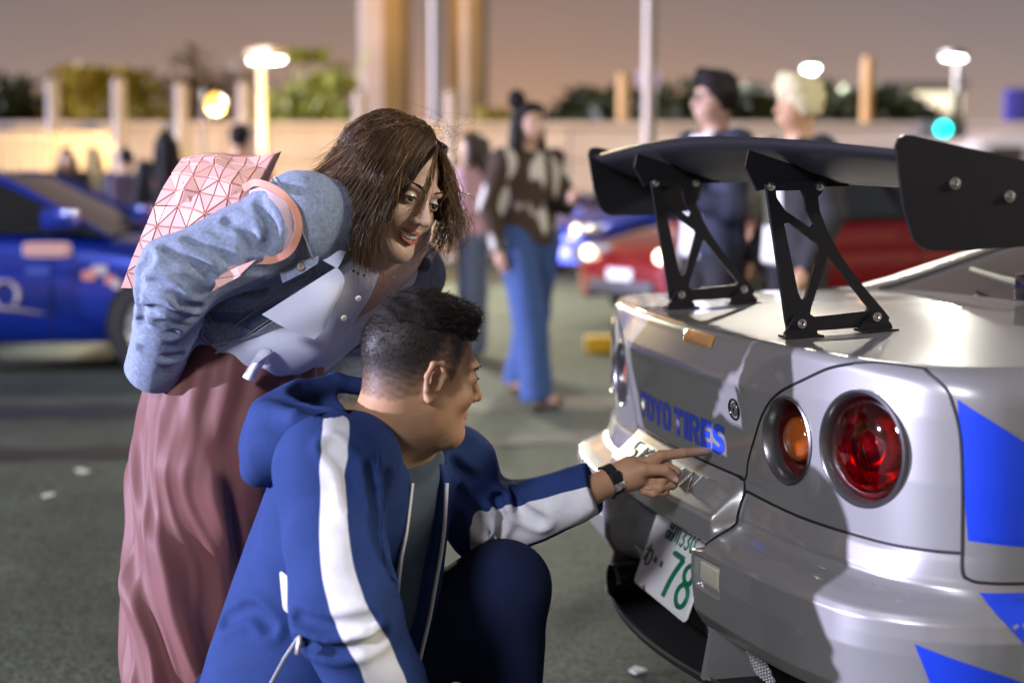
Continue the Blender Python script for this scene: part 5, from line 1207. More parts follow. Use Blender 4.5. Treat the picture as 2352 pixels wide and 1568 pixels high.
        a1 = a1 - .011 * crumple(P, (eR - SR) + V3(-.25, .1, 0), 1.1, 4.4, 61) * sstep(SR[2] + .02, SR[2] - .12, P[:, 2])
        d = smin(d, a1, .028)
        a2 = f_chain(P, [SL - V3(.04, .02, -.005), SL, eL, wL], [.085, .080, .066, .046], .025)
        a2 = a2 - .011 * crumple(P, (eL - SL) + V3(.2, 0, .1), 1.35, 5.5, 71) * sstep(.0, .06, P[:, 0] - SL[0])
        ax = F32(nrm(wL - eL)); a2 = smax(a2, (P - F32(wL)) @ ax - .012, .006); ew = (P - F32(wL)) @ ax
        a2 = smax(a2, -(np.maximum(f_cone(P, wL - (wL - eL) * .12, wL + (wL - eL) * .2, .036, .040), 0 * ew)), .004)
        d = smin(d, a2, .03)
        return smax(d, -(f_cone(P, NB - t * .06, neck0 + V3(.02, .02, .1), .068, .078)), .008)
    CR = [project(jacket0, spline(K(*l), 6)) for l in (
        [(868, 1080, 2.15), (895, 1160, 2.13), (872, 1250, 2.12), (880, 1330, 2.12)], [(690, 1420, 2.06), (750, 1440, 2.04), (830, 1420, 2.06)],
        [(700, 1475, 2.06), (770, 1490, 2.05), (860, 1450, 2.07)], [(500, 1420, 2.26), (560, 1400, 2.22), (610, 1440, 2.2)], [(900, 1100, 2.2), (905, 1200, 2.2), (890, 1320, 2.2)],
        [(1020, 1070, 2.47), (1070, 1095, 2.48), (1110, 1140, 2.53)], [(1040, 1110, 2.48), (1085, 1150, 2.5), (1100, 1200, 2.53)], [(1110, 1140, 2.54), (1130, 1180, 2.54), (1120, 1230, 2.56)], [(1175, 1135, 2.54), (1200, 1170, 2.53), (1240, 1185, 2.54)], [(1290, 1100, 2.55), (1305, 1130, 2.54), (1320, 1165, 2.55)], [(760, 1030, 2.15), (800, 1080, 2.14), (815, 1160, 2.12)])]
    def jacket(P): return jacket0(P) + creases(P, CR, .011, .011)
    v, q = surf(jacket, np.minimum(PV, eR) - V3(.24, .2, .22), np.maximum(SL, wL) + V3(.10, .2, .16), .0055); v = vsmooth(v, q, 1)
    path1 = 0 + spline(K((775, 950, 2.2), (770, 1000, 2.17), (765, 1095, 2.125), (766, 1254, 2.07), (800, 1395, 2.04), (856, 1500, 2.07), (885, 1580, 2.10), (905, 1650, 2.10)), 30)
    path2 = spline(K((1000, 1140, 2.47), (1050, 1178, 2.50), (1120, 1208, 2.535), (1200, 1192, 2.54), (1290, 1160, 2.55), (1380, 1130, 2.535), (1425, 1112, 2.535)), 30)
    path1 = np.vstack([path1[:2], project(jacket, path1[2:])]); path2 = np.vstack([project(jacket, path2[:25]), path2[25:]]); d1 = f_chain(F32(v), path1, [0] * 30); d2 = f_chain(F32(v), path2, [0] * 30)
    w1 = np.interp(v[:, 2], [.45, .6, .75, .9], [.032, .028, .021, .021])
    aa = nrm(wL - eL); rf = V3(0, -1, -.30); rf = nrm(rf - aa * (rf @ aa)); pv = v - eL; al = pv @ aa; pp_ = pv - al[:, None] * aa; rad_ = np.linalg.norm(pp_, axis=1)
    ang = np.arccos(np.clip(pp_ @ rf / (rad_ + 1e-6), -1, 1)); far_s = np.where((rad_ < .14) & (al > -.2) & (v[:, 0] > SL[0] - .05), .5 + np.minimum((.80 - .1 * np.clip(al / .2, 0, 1) - ang) * 1.1, np.minimum((al + .07 + .03 * np.cos(ang * 2)) * 9, np.minimum((v[:, 0] - SL[0] - .04) * 12, (.10 - rad_) * 30))), 0)
    stripe = np.maximum(.5 + (w1 - d1) * 20, far_s); stripe = np.maximum(stripe, .5 + (.0 - f_chain(F32(v), project(jacket, np.array(K((628, 1318, 2.2), (638, 1388, 2.18)))), [.003, .026])) * 20)
    jk = obj('hooded_jacket', v, q, M['royal'], root, attrs={'stripe': np.clip(stripe, 0, 1)})
    # seams
    M['navy_seam'] = mat('navy_seam', (.014, .035, .17), rough=.85)
    def seam(pts, r_=.0011, k=26):
        MB().tube(project(jacket, spline(pts, k), .0002), r_, 5).build('seam', M['navy_seam'], jk)
    seam(K((862, 1040, 2.2), (872, 1120, 2.15), (880, 1230, 2.14), (872, 1320, 2.13), (840, 1400, 2.1)))
    # hood lying on the back
    def hood(P):
        c = at(712, 985, 2.36); R_ = frame3((.86, .30, .42), (-.3, -.1, .95))
        d = f_ell(P, c, (.128, .112, .074), R_); d = smin(d, f_cone(P, at(640, 1000, 2.30), at(583, 1085, 2.29), .045, .014), .05); d = d - .013 * crumple(P, V3(1, .2, -.5), .55, 5, 81)
        inn = f_ell(P, c + V3(.052, .015, .046), (.104, .110, .068), R_); d = smax(d, -inn, .012)
        d2 = f_chain(P, K((600, 940, 2.30), (680, 962, 2.23), (770, 990, 2.215), (850, 1010, 2.25), (900, 1030, 2.30)), [.014, .015, .017, .018, .014], .01); d = smin(d, d2, .02)
        d3 = f_chain(P, K((605, 935, 2.34), (690, 895, 2.44), (770, 878, 2.50), (840, 890, 2.53)), [.014, .016, .017, .016], .01); d = smin(d, d3, .02)
        return smax(d, -(f_cone(P, NB - t * .02, neck0 + V3(.02, .02, .1), .078, .088)), .008)
    v, q = surf(hood, at(560, 1110, 2.2) - V3(.1, .14, .06), at(920, 850, 2.55) + V3(.06, .14, .08), .005); v = vsmooth(v, q, 1); hd = obj('hood', v, q, M['royal'], jk, attrs={'stripe': np.zeros(len(v))})
    dk = MB()
    # zips
    for sg in (-1, 1):
        zs = np.linspace(.015, -.40, 30); pr = np.array([(-.52, .205, .175), (-.40, .200, .175), (-.2, .195, .160), (-.06, .190, .140), (.04, .13, .10)]); pts = []
        for z_ in zs:
            hw_ = max(np.interp(z_, [-.5, -.42, -.3, -.1, .05], [-.02, .0, .045, .060, .050]), .004) + .004; ra = np.interp(z_, pr[:, 0], pr[:, 1]); rb = np.interp(z_, pr[:, 0], pr[:, 2]); pts.append(m_ + Rt @ V3(sg * hw_, rb * math.sqrt(max(1 - (hw_ / ra) ** 2, 0)) + .006 + np.interp(z_, [-.52, -.06], [.055, -.03]), z_))
        MB().tube(pts, .0062, 6, flat=.6).build('zip_edge', M['white_tape'], jk)
    co = MB(); co.tube(spline(K((805, 985, 2.195), (775, 995, 2.185), (748, 1000, 2.185)), 8), .0022, 6); co.tube(spline(K((748, 1000, 2.185), (728, 992, 2.185), (708, 998, 2.185), (722, 1006, 2.185), (742, 1002, 2.185)), 12), .0026, 6)
    co.lathe([(.001, -.007), (.006, -.005), (.006, .005), (.001, .007)], at(742, 1000, 2.182), (1, 0, .2), 10); co.build('drawcord', M['white_tape'], hd)
    MB().tube(K((692, 1455, 2.06), (655, 1510, 2.08), (620, 1575, 2.12)), .005, 6, flat=.5).build('pocket_zip', M['white_tape'], jk)
    MB().tube(K((690, 1458, 2.055), (686, 1480, 2.05), (684, 1500, 2.05)), [.003, .004, .005], 6).build('zip_pull', M['chrome'], jk)
    for p, dr in ((aL, V3(.09, .02, -.045)), (aR, V3(-.08, 0, -.03))):
        v, q = surf(lambda P, p=p, dr=dr: smin(f_cone(P, p + V3(0, 0, -.04), p + dr, .045, .038), f_ell(P, p, (.055, .05, .06)), .02), p - V3(.2, .12, .09), p + V3(.2, .12, .1), .008); obj('shoe', v, q, M['shoe'], root)
build_man()
# ------------------------------------------------------------------ other cars
M['blue_paint'] = mat('blue_paint', (.004, .030, .36), rough=.3, metal=.35, coat=1.); M['red_paint'] = mat('red_paint', (.21, .004, .006), rough=.25, metal=.2, coat=1.); M['white_paint_car'] = mat('white_car_paint', (.72, .70, .68), rough=.3, coat=1.)
M['headlamp'] = mat('headlamp', (.85, .85, .85), rough=.08, metal=.6, coat=1.); M['lit_lamp'] = mat('lit_car_lamp', (1, .9, .7), rough=.3, emit=(1, .86, .6), es=4)
def coupe(pos, heading, label, paint, lit=0., number=None):
    """local: x forward, y to the left, z up"""
    a = math.radians(heading); Rm = np.array([[math.cos(a), -math.sin(a), 0], [math.sin(a), math.cos(a), 0], [0, 0, 1]]); O = np.array([pos[0], pos[1], 0.])
    T = lambda p: O + np.asarray(p, float) @ Rm.T
    root = empty('parked_car', O, label, 'car', 'cars parked around the lot')
    xs = np.array([-2.22, -2.18, -2.05, -1.7, -1.2, -.6, 0, .5, .95, 1.4, 1.8, 2.05, 2.18, 2.24])
    hz = np.array([.80, .93, .97, .98, .97, .96, .96, .95, .90, .83, .76, .70, .62, .54]); hw = np.array([.66, .76, .82, .86, .875, .87, .865, .865, .87, .875, .85, .80, .70, .55]); zb = np.array([.36, .30, .27, .25, .22, .20, .20, .20, .20, .22, .22, .22, .24, .30])
    rows = []
    for x, h, w_, b in zip(xs, hz, hw, zb):
        sec = [(w_ * .90, b), (w_ * .985, b + .10), (w_, .50), (w_ * .985, .62), (w_ * .99, h - .16), (w_ * .96, h - .06), (w_ * .88, h - .012), (w_ * .6, h + .012), (0, h + .02)]
        rows.append([(x, y, z) for y, z in sec] + [(x, -y, z) for y, z in sec[-2::-1]])
    G = np.array(rows); n_, m = G.shape[:2]; I = np.arange(n_ * m).reshape(n_, m)
    f = np.stack([I[:-1, :-1], I[:-1, 1:], I[1:, 1:], I[1:, :-1]], -1).reshape(-1, 4)
    fl = [list(q) for q in f] + [list(I[0]), list(I[-1])[::-1]]
    cen = G.reshape(-1, 3)[f].mean(1)
    mb = MB(); mb.add(T(G.reshape(-1, 3)), fl); body = mb.build('body', paint, root); ss = body.modifiers.new('smooth', 'SUBSURF'); ss.levels = ss.render_levels = 2
    # greenhouse
    gx = [(-1.72, .97), (-1.15, 1.24), (-.75, 1.315), (-.1, 1.335), (.22, 1.30), (.98, .92)]
    R_ = []
    for x, z in gx:
        wt = np.interp(z, [.92, 1.33], [.80, .60]); R_.append([(x, wt, z - .02), (x, wt * .6, z), (x, 0, z + .01), (x, -wt * .6, z), (x, -wt, z - .02)])
    R_ = np.array(R_); I = np.arange(30).reshape(6, 5); q = np.stack([I[:-1, :-1], I[:-1, 1:], I[1:, 1:], I[1:, :-1]], -1)
    P = T(R_.reshape(-1, 3))
    def panel(sel, nm, m_, par, lift=0.):
        ids = sorted({int(i) for k in sel for x in q[k] for i in x}); mb_ = MB(); mb_.add(P[ids] + V3(0, 0, lift), [[ids.index(int(i)) for i in x] for k in sel for x in q[k]]); o = mb_.build(nm, m_, par); return o
    panel([0], 'rear_window', M['dark_glass'], root); panel([1, 2, 3], 'roof', paint, root, .004); panel([4], 'windscreen', M['dark_glass'], root)
    for s in (-1, 1):
        pts = [T((x, s * np.interp(z, [.92, 1.33], [.80, .60]), z - .022)) for x, z in gx]; low = [T((x, s * .845, .95 if x < .9 else .90)) for x, z in gx]
        mb_ = MB(); mb_.add(pts + low, [[i, i + 1, i + 7, i + 6] for i in range(5)]); mb_.build('side_window', M['dark_glass'], root)
        mb_ = MB(); mb_.tube(spline(pts[3:], 10), .028, 6); mb_.tube(spline(pts[:4], 10), .026, 6); mb_.build('pillar', paint, root)
        mb_ = MB(); mb_.tube([T((-.35, s * .66, 1.29)), T((-.42, s * .85, .95))], .03, 6); mb_.build('door_pillar', M['rubber'], root)
        mi = MB().box(T((.72, s * .95, 1.02)), (.10, .10, .065), Rm, .03).build('door_mirror', paint, root)
        MB().tube([T((x, s * .866, .93)) for x in np.linspace(-1.0, .85, 8)], .008, 5).build('belt_trim', M['rubber'], root)
        MB().tube([T((.62, s * .878, z)) for z in np.linspace(.28, .92, 8)], .005, 5).build('door_gap', M['gap'], root); MB().tube([T((-.55, s * .878, z)) for z in np.linspace(.28, .92, 8)], .005, 5).build('door_gap', M['gap'], root)
        MB().box(T((-.40, s * .882, .80)), (.09, .012, .02), Rm, .006).build('door_handle', paint, root)
        h = MB().box(T((2.06, s * .56, .635)), (.15, .20, .075), Rm @ np.array([[math.cos(-s * .5), -math.sin(-s * .5), 0], [math.sin(-s * .5), math.cos(-s * .5), 0], [0, 0, 1]]), .03).build('headlight', M['headlamp'], root)
        MB().lathe([(.001, .02), (.05, .018), (.058, -.02)], T((2.215, s * .50, .64)), T((1, 0, 0)) - T((0, 0, 0)), 14).build('bulb', M['lit_lamp'] if lit else M['headlamp'], h)
        for y_ in (.66, .47): MB().lathe([(.001, .02), (.065, .018), (.075, -.02)], T((-2.20, s * y_, .80)), T((-1, 0, 0)) - T((0, 0, 0)), 16).build('tail_lamp', M['red_cup'], root)
        for x in (1.33, -1.30):
            MB().lathe([(.36, -.02), (.36, .02), (.001, .02)], T((x, s * .868, .33)), Rm @ V3(0, s, 0), 28).build('wheel_arch', M['gap'], root)
            c = T((x, s * .83, .315)); w_ = MB().lathe([(.2, -.1), (.30, -.1), (.315, -.07), (.315, .055), (.30, .08), (.215, .08)], c, Rm @ V3(0, s, 0), 28).build('wheel', M['rubber'], root)
            MB().lathe([(.215, .078), (.22, .082), (.20, .06), (.06, .05), (.001, .055)], c, Rm @ V3(0, s, 0), 28).build('rim', M['alloy'], w_)
            for k in range(5):
                t = k * 2 * math.pi / 5; d_ = Rm @ V3(math.cos(t), 0, math.sin(t)); MB().tube([c + Rm @ V3(0, s * .075, 0), c + Rm @ V3(0, s * .08, 0) + d_ * .21], [.035, .025], 6).build('spoke', M['alloy'], w_)
    MB().box(T((2.20, 0, .36)), (.06, .45, .07), Rm, .02).build('grille', M['black_plastic'], root); MB().box(T((2.245, 0, .47)), (.01, .165, .05), Rm, .004).build('number_plate', M['plate_white'], root)
    MB().box(T((-2.235, 0, .60)), (.01, .165, .05), Rm, .004).build('number_plate', M['plate_white'], root)
    return root, T, Rm
# blue car on the left
bc, T, Rm = coupe((-3.62, 10.12), 0, 'shiny blue coupe with door stickers, behind the leaning woman', M['blue_paint'])
M['pink_sticker'] = mat('pink_sticker', (.75, .30, .24), rough=.4); M['pale_sticker'] = mat('pale_sticker', (.66, .60, .60), rough=.4)
def side_sticker(cx, cz, hw, hz, m_, nm='sticker', th=.004, y=-.888):
    return MB().prism([(hw * math.copysign(abs(math.cos(t)) ** .4, math.cos(t)), hz * math.copysign(abs(math.sin(t)) ** .4, math.sin(t))) for t in np.linspace(0, 2 * math.pi, 28)[:-1]], [], lambda x, z, o: T((cx + x, y + o, cz + z)), th).build(nm, m_, bc, auto=30)
lx = lambda px: float(at(px, 500, 9.25)[0] + 3.62); lz = lambda py: zat(py, 9.25)
side_sticker(lx(108), lz(573), .16, .048, M['pale_sticker']); side_sticker(lx(108), lz(573), .145, .038, M['pink_sticker'], y=-.892); side_sticker(lx(108), lz(574), .13, .011, M['pale_sticker'], y=-.896)
side_sticker(lx(226), lz(620), .05, .03, M['pale_sticker']); side_sticker(lx(202), lz(632), .045, .03, M['pink_sticker'], y=-.892); side_sticker(lx(250), lz(642), .035, .028, M['pink_sticker']); side_sticker(lx(265), lz(652), .028, .028, M['pale_sticker'], y=-.892); side_sticker(lx(85), lz(622), .08, .02, mat('blue_sticker', (.06, .12, .5), rough=.4))
ring = [T((lx(8) + .085 * math.cos(t), -.886, lz(675) + .085 * math.sin(t))) for t in np.linspace(-.8, 4.2, 20)]; MB().tube(ring, .028, 6, flat=.4).build('door_number', M['pale_sticker'], bc)
MB().tube([T((lx(-5), -.886, lz(708))), T((lx(40), -.886, lz(712))), T((lx(95), -.886, lz(720)))], [.04, .03, .012], 6, flat=.4).build('door_number', M['pale_sticker'], bc)
coupe((2.78, 13.4), 214, 'bright red coupe facing forward behind the rear wing', M['red_paint'], 1)
b2, T2, R2 = coupe((2.15, 20.6), 222, 'small far blue coupe with glowing blue bumper beside the walking woman', M['blue_paint'], 1)
MB().box(T2((2.22, .1, .30)), (.05, .55, .10), R2, .03).build('lit_bumper', mat('blue_underglow', (.1, .15, .9), rough=.4, emit=(.08, .13, 1.), es=1.1), b2)
# white van at the right edge
vx = at(2330, 300, 24)[0]; van = empty('white_van', (vx, 25, 0), 'white van half out of the picture above the wing endplate', 'van')
m_ = MB(); m_.prism([(-2.2, .35), (2.2, .35), (2.2, 1.9), (1.9, 2.12), (-.7, 2.12), (-1.4, 1.95), (-1.95, 1.25), (-2.2, 1.1)], [], lambda x, z, o: V3(vx + .9 + x, 24.9 + o, z), .85); m_.build('body', M['white_paint_car'], van, auto=30)
m_ = MB(); m_.prism([(-1.65, 1.3), (-.75, 1.3), (-.75, 1.85), (-1.25, 1.85)], [], lambda x, z, o: V3(vx + .9 + x, 24.03 + o, z), .02); m_.build('side_window', M['dark_glass'], van)
m_ = MB(); m_.prism([(-.6, 1.3), (.8, 1.3), (.8, 1.85), (-.6, 1.85)], [], lambda x, z, o: V3(vx + .9 + x, 24.03 + o, z), .02); m_.build('side_window', M['dark_glass'], van)
for x in (-1.4, 1.4): MB().lathe([(.001, .1), (.2, .1), (.33, .08), (.33, -.1)], (vx + .9 + x, 24.1, .33), (0, -1, 0), 20).build('wheel', M['rubber'], van)
# ------------------------------------------------------------------ people in the background
M['skin_bg'] = mat('skin_far', (.50, .31, .22), rough=.5)
def bystander(px, Y, head_deg, h, label, top, bottom, hair, pose='stand', fringe=0., fluff=.006, long_hair=False, shoes=(.08, .05, .03), hat=None, jacket_open=None, skin=None, pattern=None, stride=0., arms=None, wide=1., extra=None):
    a = math.radians(head_deg); fx = V3(math.cos(a), math.sin(a), 0); lx_ = V3(math.sin(a), -math.cos(a), 0)   # forward, to the right
    x0 = at(px, 300, Y)[0]; O = V3(x0, Y, 0); s = h / 1.7
    T = lambda p: O + s * (lx_ * p[0] + fx * p[1] + V3(0, 0, p[2]))
    Rm = np.stack([lx_, fx, V3(0, 0, 1)], 1); loc = lambda P: ((P - F32(O)) @ F32(Rm)) / s
    root = empty('person', O, label, 'person', 'people in the background')
    arms = arms or [((.19, .0, 1.38), (.24, -.03, 1.12), (.22, .08, .90)), ((-.19, .0, 1.38), (-.24, -.03, 1.12), (-.22, .08, .90))]
    def skinf(P):
        q = loc(P); d = f_ell(q, (0, .0, 1.585), (.072, .088, .10)); d = smin(d, f_ell(q, (0, .035, 1.545), (.055, .058, .075)), .03)
        d = smin(d, f_cone(q, (0, .085, 1.585), (0, .108, 1.555), .010, .014), .015); d = smin(d, f_cone(q, (0, -.01, 1.50), (0, -.015, 1.38), .052, .06), .03)
        for sd in (-1, 1):
            d = smax(d, -f_ell(q, (sd * .031, .092, 1.592), (.016, .014, .010)), .01); d = smin(d, f_ell(q, (sd * .074, -.005, 1.575), (.010, .02, .03)), .008)
        d = smin(d, f_cone(q, (-.022, .082, 1.522), (.022, .082, 1.522), .009, .009), .008)
        for S, E_, W_ in arms:
            S, E_, W_ = map(np.array, (S, E_, W_)); dr = nrm(W_ - E_); d = np.minimum(d, f_cone(q, E_ + (W_ - E_) * .7, W_, .032, .028)); hd = f_ell(q, W_ + dr * .06, (.032, .034, .045)); d = smin(d, hd, .02)
            for k in range(4): d = smin(d, f_cone(q, W_ + dr * .08 + V3(.012 * (k - 1.5), .005, 0), W_ + dr * (.135 + .008 * (k in (1, 2))) + V3(.014 * (k - 1.5), .014, -.004), .010, .008), .006)
            d = smin(d, f_cone(q, W_ + dr * .04, W_ + dr * .09 + V3(0, .035, 0), .012, .009), .008)
        d = np.minimum(d, f_cone(q, (0, 0, 1.30), (0, 0, .95), .10, .10))
        return d * s
    lo, hi = O - V3(.55, .55, .0), O + V3(.55, .55, h + .08)
    v, q = surf(skinf, O + V3(-.5, -.5, .75 * s), hi, .011); obj('body', v, q, M['skin_bg'] if skin is None else skin, root)
    # trousers
    st = stride
    legs = [((.095, 0, .93), (.10, st * .55, .50), (.10, st * .9, .07)), ((-.095, 0, .93), (-.10, -st * .35, .50), (-.10, -st, .07))]
    def trf(P):
        q = loc(P); d = f_ell(q, (0, -.01, .93), (.165, .125, .12))
        for A in legs: d = smin(d, f_chain(q, np.array(A) * np.array([[1, 1, 1], [1 + .5 * stride, 1, 1], [1 + 1.6 * stride, 1, 1]]), [.088 * wide, .075 * wide, .07 * wide], .03), .03)
        d = d - .006 * crumple(q, V3(0, 0, 1), .6, 4, int(px)); return smax(smax(d, q[:, 2] - 1.02, .01), .035 - q[:, 2], .01) * s
    v, q = surf(trf, lo, O + V3(.55, .55, 1.1 * s), .013); obj('trousers', v, q, bottom, root)
    def topf(P):
        q = loc(P); d = f_trunk(q, .90, 1.44, [(.9, .185, .135), (1.05, .175, .125), (1.25, .19, .128), (1.36, .185, .11), (1.44, .10, .08)], .03)
        for S, E_, W_ in arms: d = smin(d, f_chain(q, [S, E_, np.array(E_) + (np.array(W_) - np.array(E_)) * .92], [.072, .058, .046], .02), .035)
        d = d - .006 * crumple(q, V3(.3, 0, 1), 1.2, 5, int(px) + 5); d = smax(d, -f_cone(q, (0, .03, 1.46), (0, .09, 1.60), .058, .09), .01); return d * s
    v, q = surf(topf, O + V3(-.55, -.55, .8 * s), O + V3(.55, .55, 1.55 * s), .012)
    at_ = {}
    ql = loc(F32(v))
    if pattern == 'blotch': at_ = {'stripe': .50 + .6 * vnoise(F32(ql * np.array([1, 1, .6])), 6.5, 3)}
    elif pattern == 'open': at_ = {'stripe': np.clip(.5 + (.075 - np.abs(ql[:, 0]) - .12 * (1.25 - ql[:, 2]) * 0) * 25, 0, 1) * (ql[:, 1] > .03)}
    obj('top', v, q, top, root, attrs=at_ or None)
    def hairf(P):
        q = loc(P); d = smin(f_ell(q, (0, -.012, 1.606), (.084, .104, .102)), f_ell(q, (0, .045, 1.672), (.055, .045, .025)), .04); cut = np.maximum(q[:, 1] - .055 + .3 * (q[:, 2] - 1.60) * -1, -(q[:, 2] - 1.585))
        d = smax(d - fringe * .35, (q[:, 1] - .030 - fringe) - .95 * np.maximum(q[:, 2] - 1.61 + fringe, -.04), .030)
        if long_hair:
            for sd in (-1, 1): d = smin(d, f_chain(q, [(sd * .07, -.01, 1.60), (sd * .09, .0, 1.45), (sd * .10, .04, 1.28)], [.035, .035, .025]), .03)
            d = smin(d, f_chain(q, [(0, -.08, 1.60), (0, -.10, 1.42), (0, -.12, 1.25)], [.06, .07, .05]), .04)
        else: d = smax(d, -(q[:, 2] - 1.53), .015)
        return (d - fluff * vnoise(q, 9, 3) - .7 * fluff * vnoise(q, 22, 4)) * s
    v, q = surf(hairf, O + V3(-.3, -.3, 1.15 * s), hi + V3(0, 0, .05), .009); obj('hair', v, q, hair, root)
    sm_ = mat('far_shoe_%d' % px, shoes, rough=.6)
    for A in legs:
        p = np.array(A[2]); v, q = surf(lambda P: smin(f_ell(loc(P), p + V3(0, .06, -.025), (.045, .12, .042)), f_ell(loc(P), p, (.045, .05, .06)), .02) * s, T(p) - V3(.25, .25, .08), T(p) + V3(.25, .25, .12), .012); obj('shoe', v, q, sm_, root)
    if hat is not None:
        def hatf(P):
            q = loc(P); d = smax(f_ell(q, (0, -.005, 1.62), (.092, .108, .105)), -(q[:, 2] - 1.625), .01); return smin(d, f_ell(q, (0, .12, 1.635), (.075, .07, .010)), .012) * s
        v, q = surf(hatf, O + V3(-.3, -.3, 1.5 * s), hi, .008); obj('cap', v, q, hat, root)
    if extra: extra(root, T, fx, lx_, s)
    return root
cl = lambda n, c, **k: mat(n, c, rough=.85, var=.12, vscale=12, **k)
DK, BR, BLD = mat('far_dark_hair', (.012, .010, .010), rough=.7, bump=1., bscale=40, spec=.2), mat('far_brown_hair', (.035, .018, .010), rough=.5, bump=1., bscale=40), mat('far_blond_hair', (.52, .46, .27), rough=.7, bump=1., bscale=40)
jeans = cl('blue_jeans', (.035, .075, .21), bump=.3, bscale=300, fold=.6, fscale=7); jeans2 = cl('faded_jeans', (.12, .15, .25)); black = cl('black_cloth', (.012, .012, .014)); 
def scarf(root, T, fx, lx_, s):
    MB().lathe([(.055 * math.sin(a), .06 * math.cos(a)) for a in np.linspace(0, math.pi, 8)], T((.05, -.05, 1.72)), (0, 0, 1), 10).build('hair_bow', DK, root)
def phone(root, T, fx, lx_, s):
    MB().box(T((.0, .36, 1.20)), (.02, .04, .075), None, .008).build('phone', black, root)
def glasses(root, T, fx, lx_, s):
    m_ = MB()
    for sd in (-1, 1): m_.tube([T((sd * .034 + .024 * math.cos(t), .104, 1.590 + .02 * math.sin(t))) for t in np.linspace(0, 6.28, 14)], .003, 5)
    for sd in (-1, 1): m_.tube([T((sd * .058, .100, 1.595)), T((sd * .078, .0, 1.595))], .0025, 5)
    m_.build('spectacles', M['black_gloss'], root); MB().box(T((0, .36, 1.20)), (.02, .04, .075), None, .008).build('phone', black, root)
def backpack(root, T, fx, lx_, s):
    o = T((0, -.20, 1.20)); v, q = surf(lambda P: f_box(P, o, (.15, .09, .22), np.stack([lx_, fx, V3(0, 0, 1)], 1), .07), o - .35, o + .35, .015); obj('backpack', v, q, cl('violet_backpack', (.10, .075, .12)), root)
hold = [((.19, .0, 1.38), (.23, .06, 1.12), (.06, .29, 1.18)), ((-.19, .0, 1.38), (-.23, .06, 1.12), (-.06, .29, 1.16))]
walk = [((.19, .0, 1.38), (.25, -.06, 1.12), (.24, .02, .88)), ((-.19, .0, 1.38), (-.24, .05, 1.12), (-.12, .24, 1.16))]
bystander(1215, 8.2, -52, 1.70, 'woman walking by in brown and white patterned jacket and blue jeans', mat('patterned_jacket', (.045, .025, .015), rough=.85, attr='stripe', col2=(.55, .52, .46), edge=(.58, .68)), jeans, DK, long_hair=True, pattern='blotch', stride=.28, arms=walk, wide=1.3, shoes=(.13, .07, .03), extra=scarf)
bystander(1085, 10.2, 160, 1.60, 'woman in pink top half hidden behind the walking woman', cl('pink_top', (.55, .33, .38)), jeans2, BR, long_hair=True)
bystander(1640, 6.4, 205, 1.74, 'dark-haired man in glasses and dark suit looking at his phone', mat('dark_suit', (.018, .022, .045), rough=.8, attr='stripe', col2=(.66, .66, .70), edge=(.45, .55)), black, DK, pattern='open', arms=hold, fringe=.018, fluff=.010, extra=glasses)
bystander(1832, 6.2, 200, 1.70, 'blond man in open black jacket beside the man in glasses', mat('black_jacket', (.014, .014, .015), rough=.8, attr='stripe', col2=(.60, .58, .52), edge=(.45, .55)), black, BLD, pattern='open', fringe=.03, fluff=.012, skin=mat('skin_far_tan', (.46, .26, .15), rough=.5))
bystander(152, 15.5, -70, 1.62, 'person in black top with pink sleeves above the blue bonnet', cl('black_vest', (.02, .018, .02)), black, BR, arms=hold, long_hair=True)
bystander(214, 16, 120, 1.64, 'pale-clothed person next to the one in black top', cl('pale_coat', (.50, .46, .38)), jeans2, cl('sandy_hair', (.35, .27, .12)), long_hair=True)
bystander(290, 14.5, 95, 1.60, 'person with violet backpack seen from behind', cl('slate_top', (.05, .06, .09)), black, DK, extra=backpack)
bystander(382, 12.6, 100, 1.70, 'person in black hooded top with orange patch, above the handbag', mat('black_hoodie', (.018, .018, .02), rough=.9, attr='stripe', col2=(.55, .17, .03), edge=(.70, .80)), black, DK, pattern='blotch', long_hair=True)
bystander(552, 12.4, 80, 1.74, 'person in red top and black cap behind the handbag', cl('red_top', (.55, .03, .03)), cl('navy_trousers', (.02, .03, .10)), DK, hat=black)
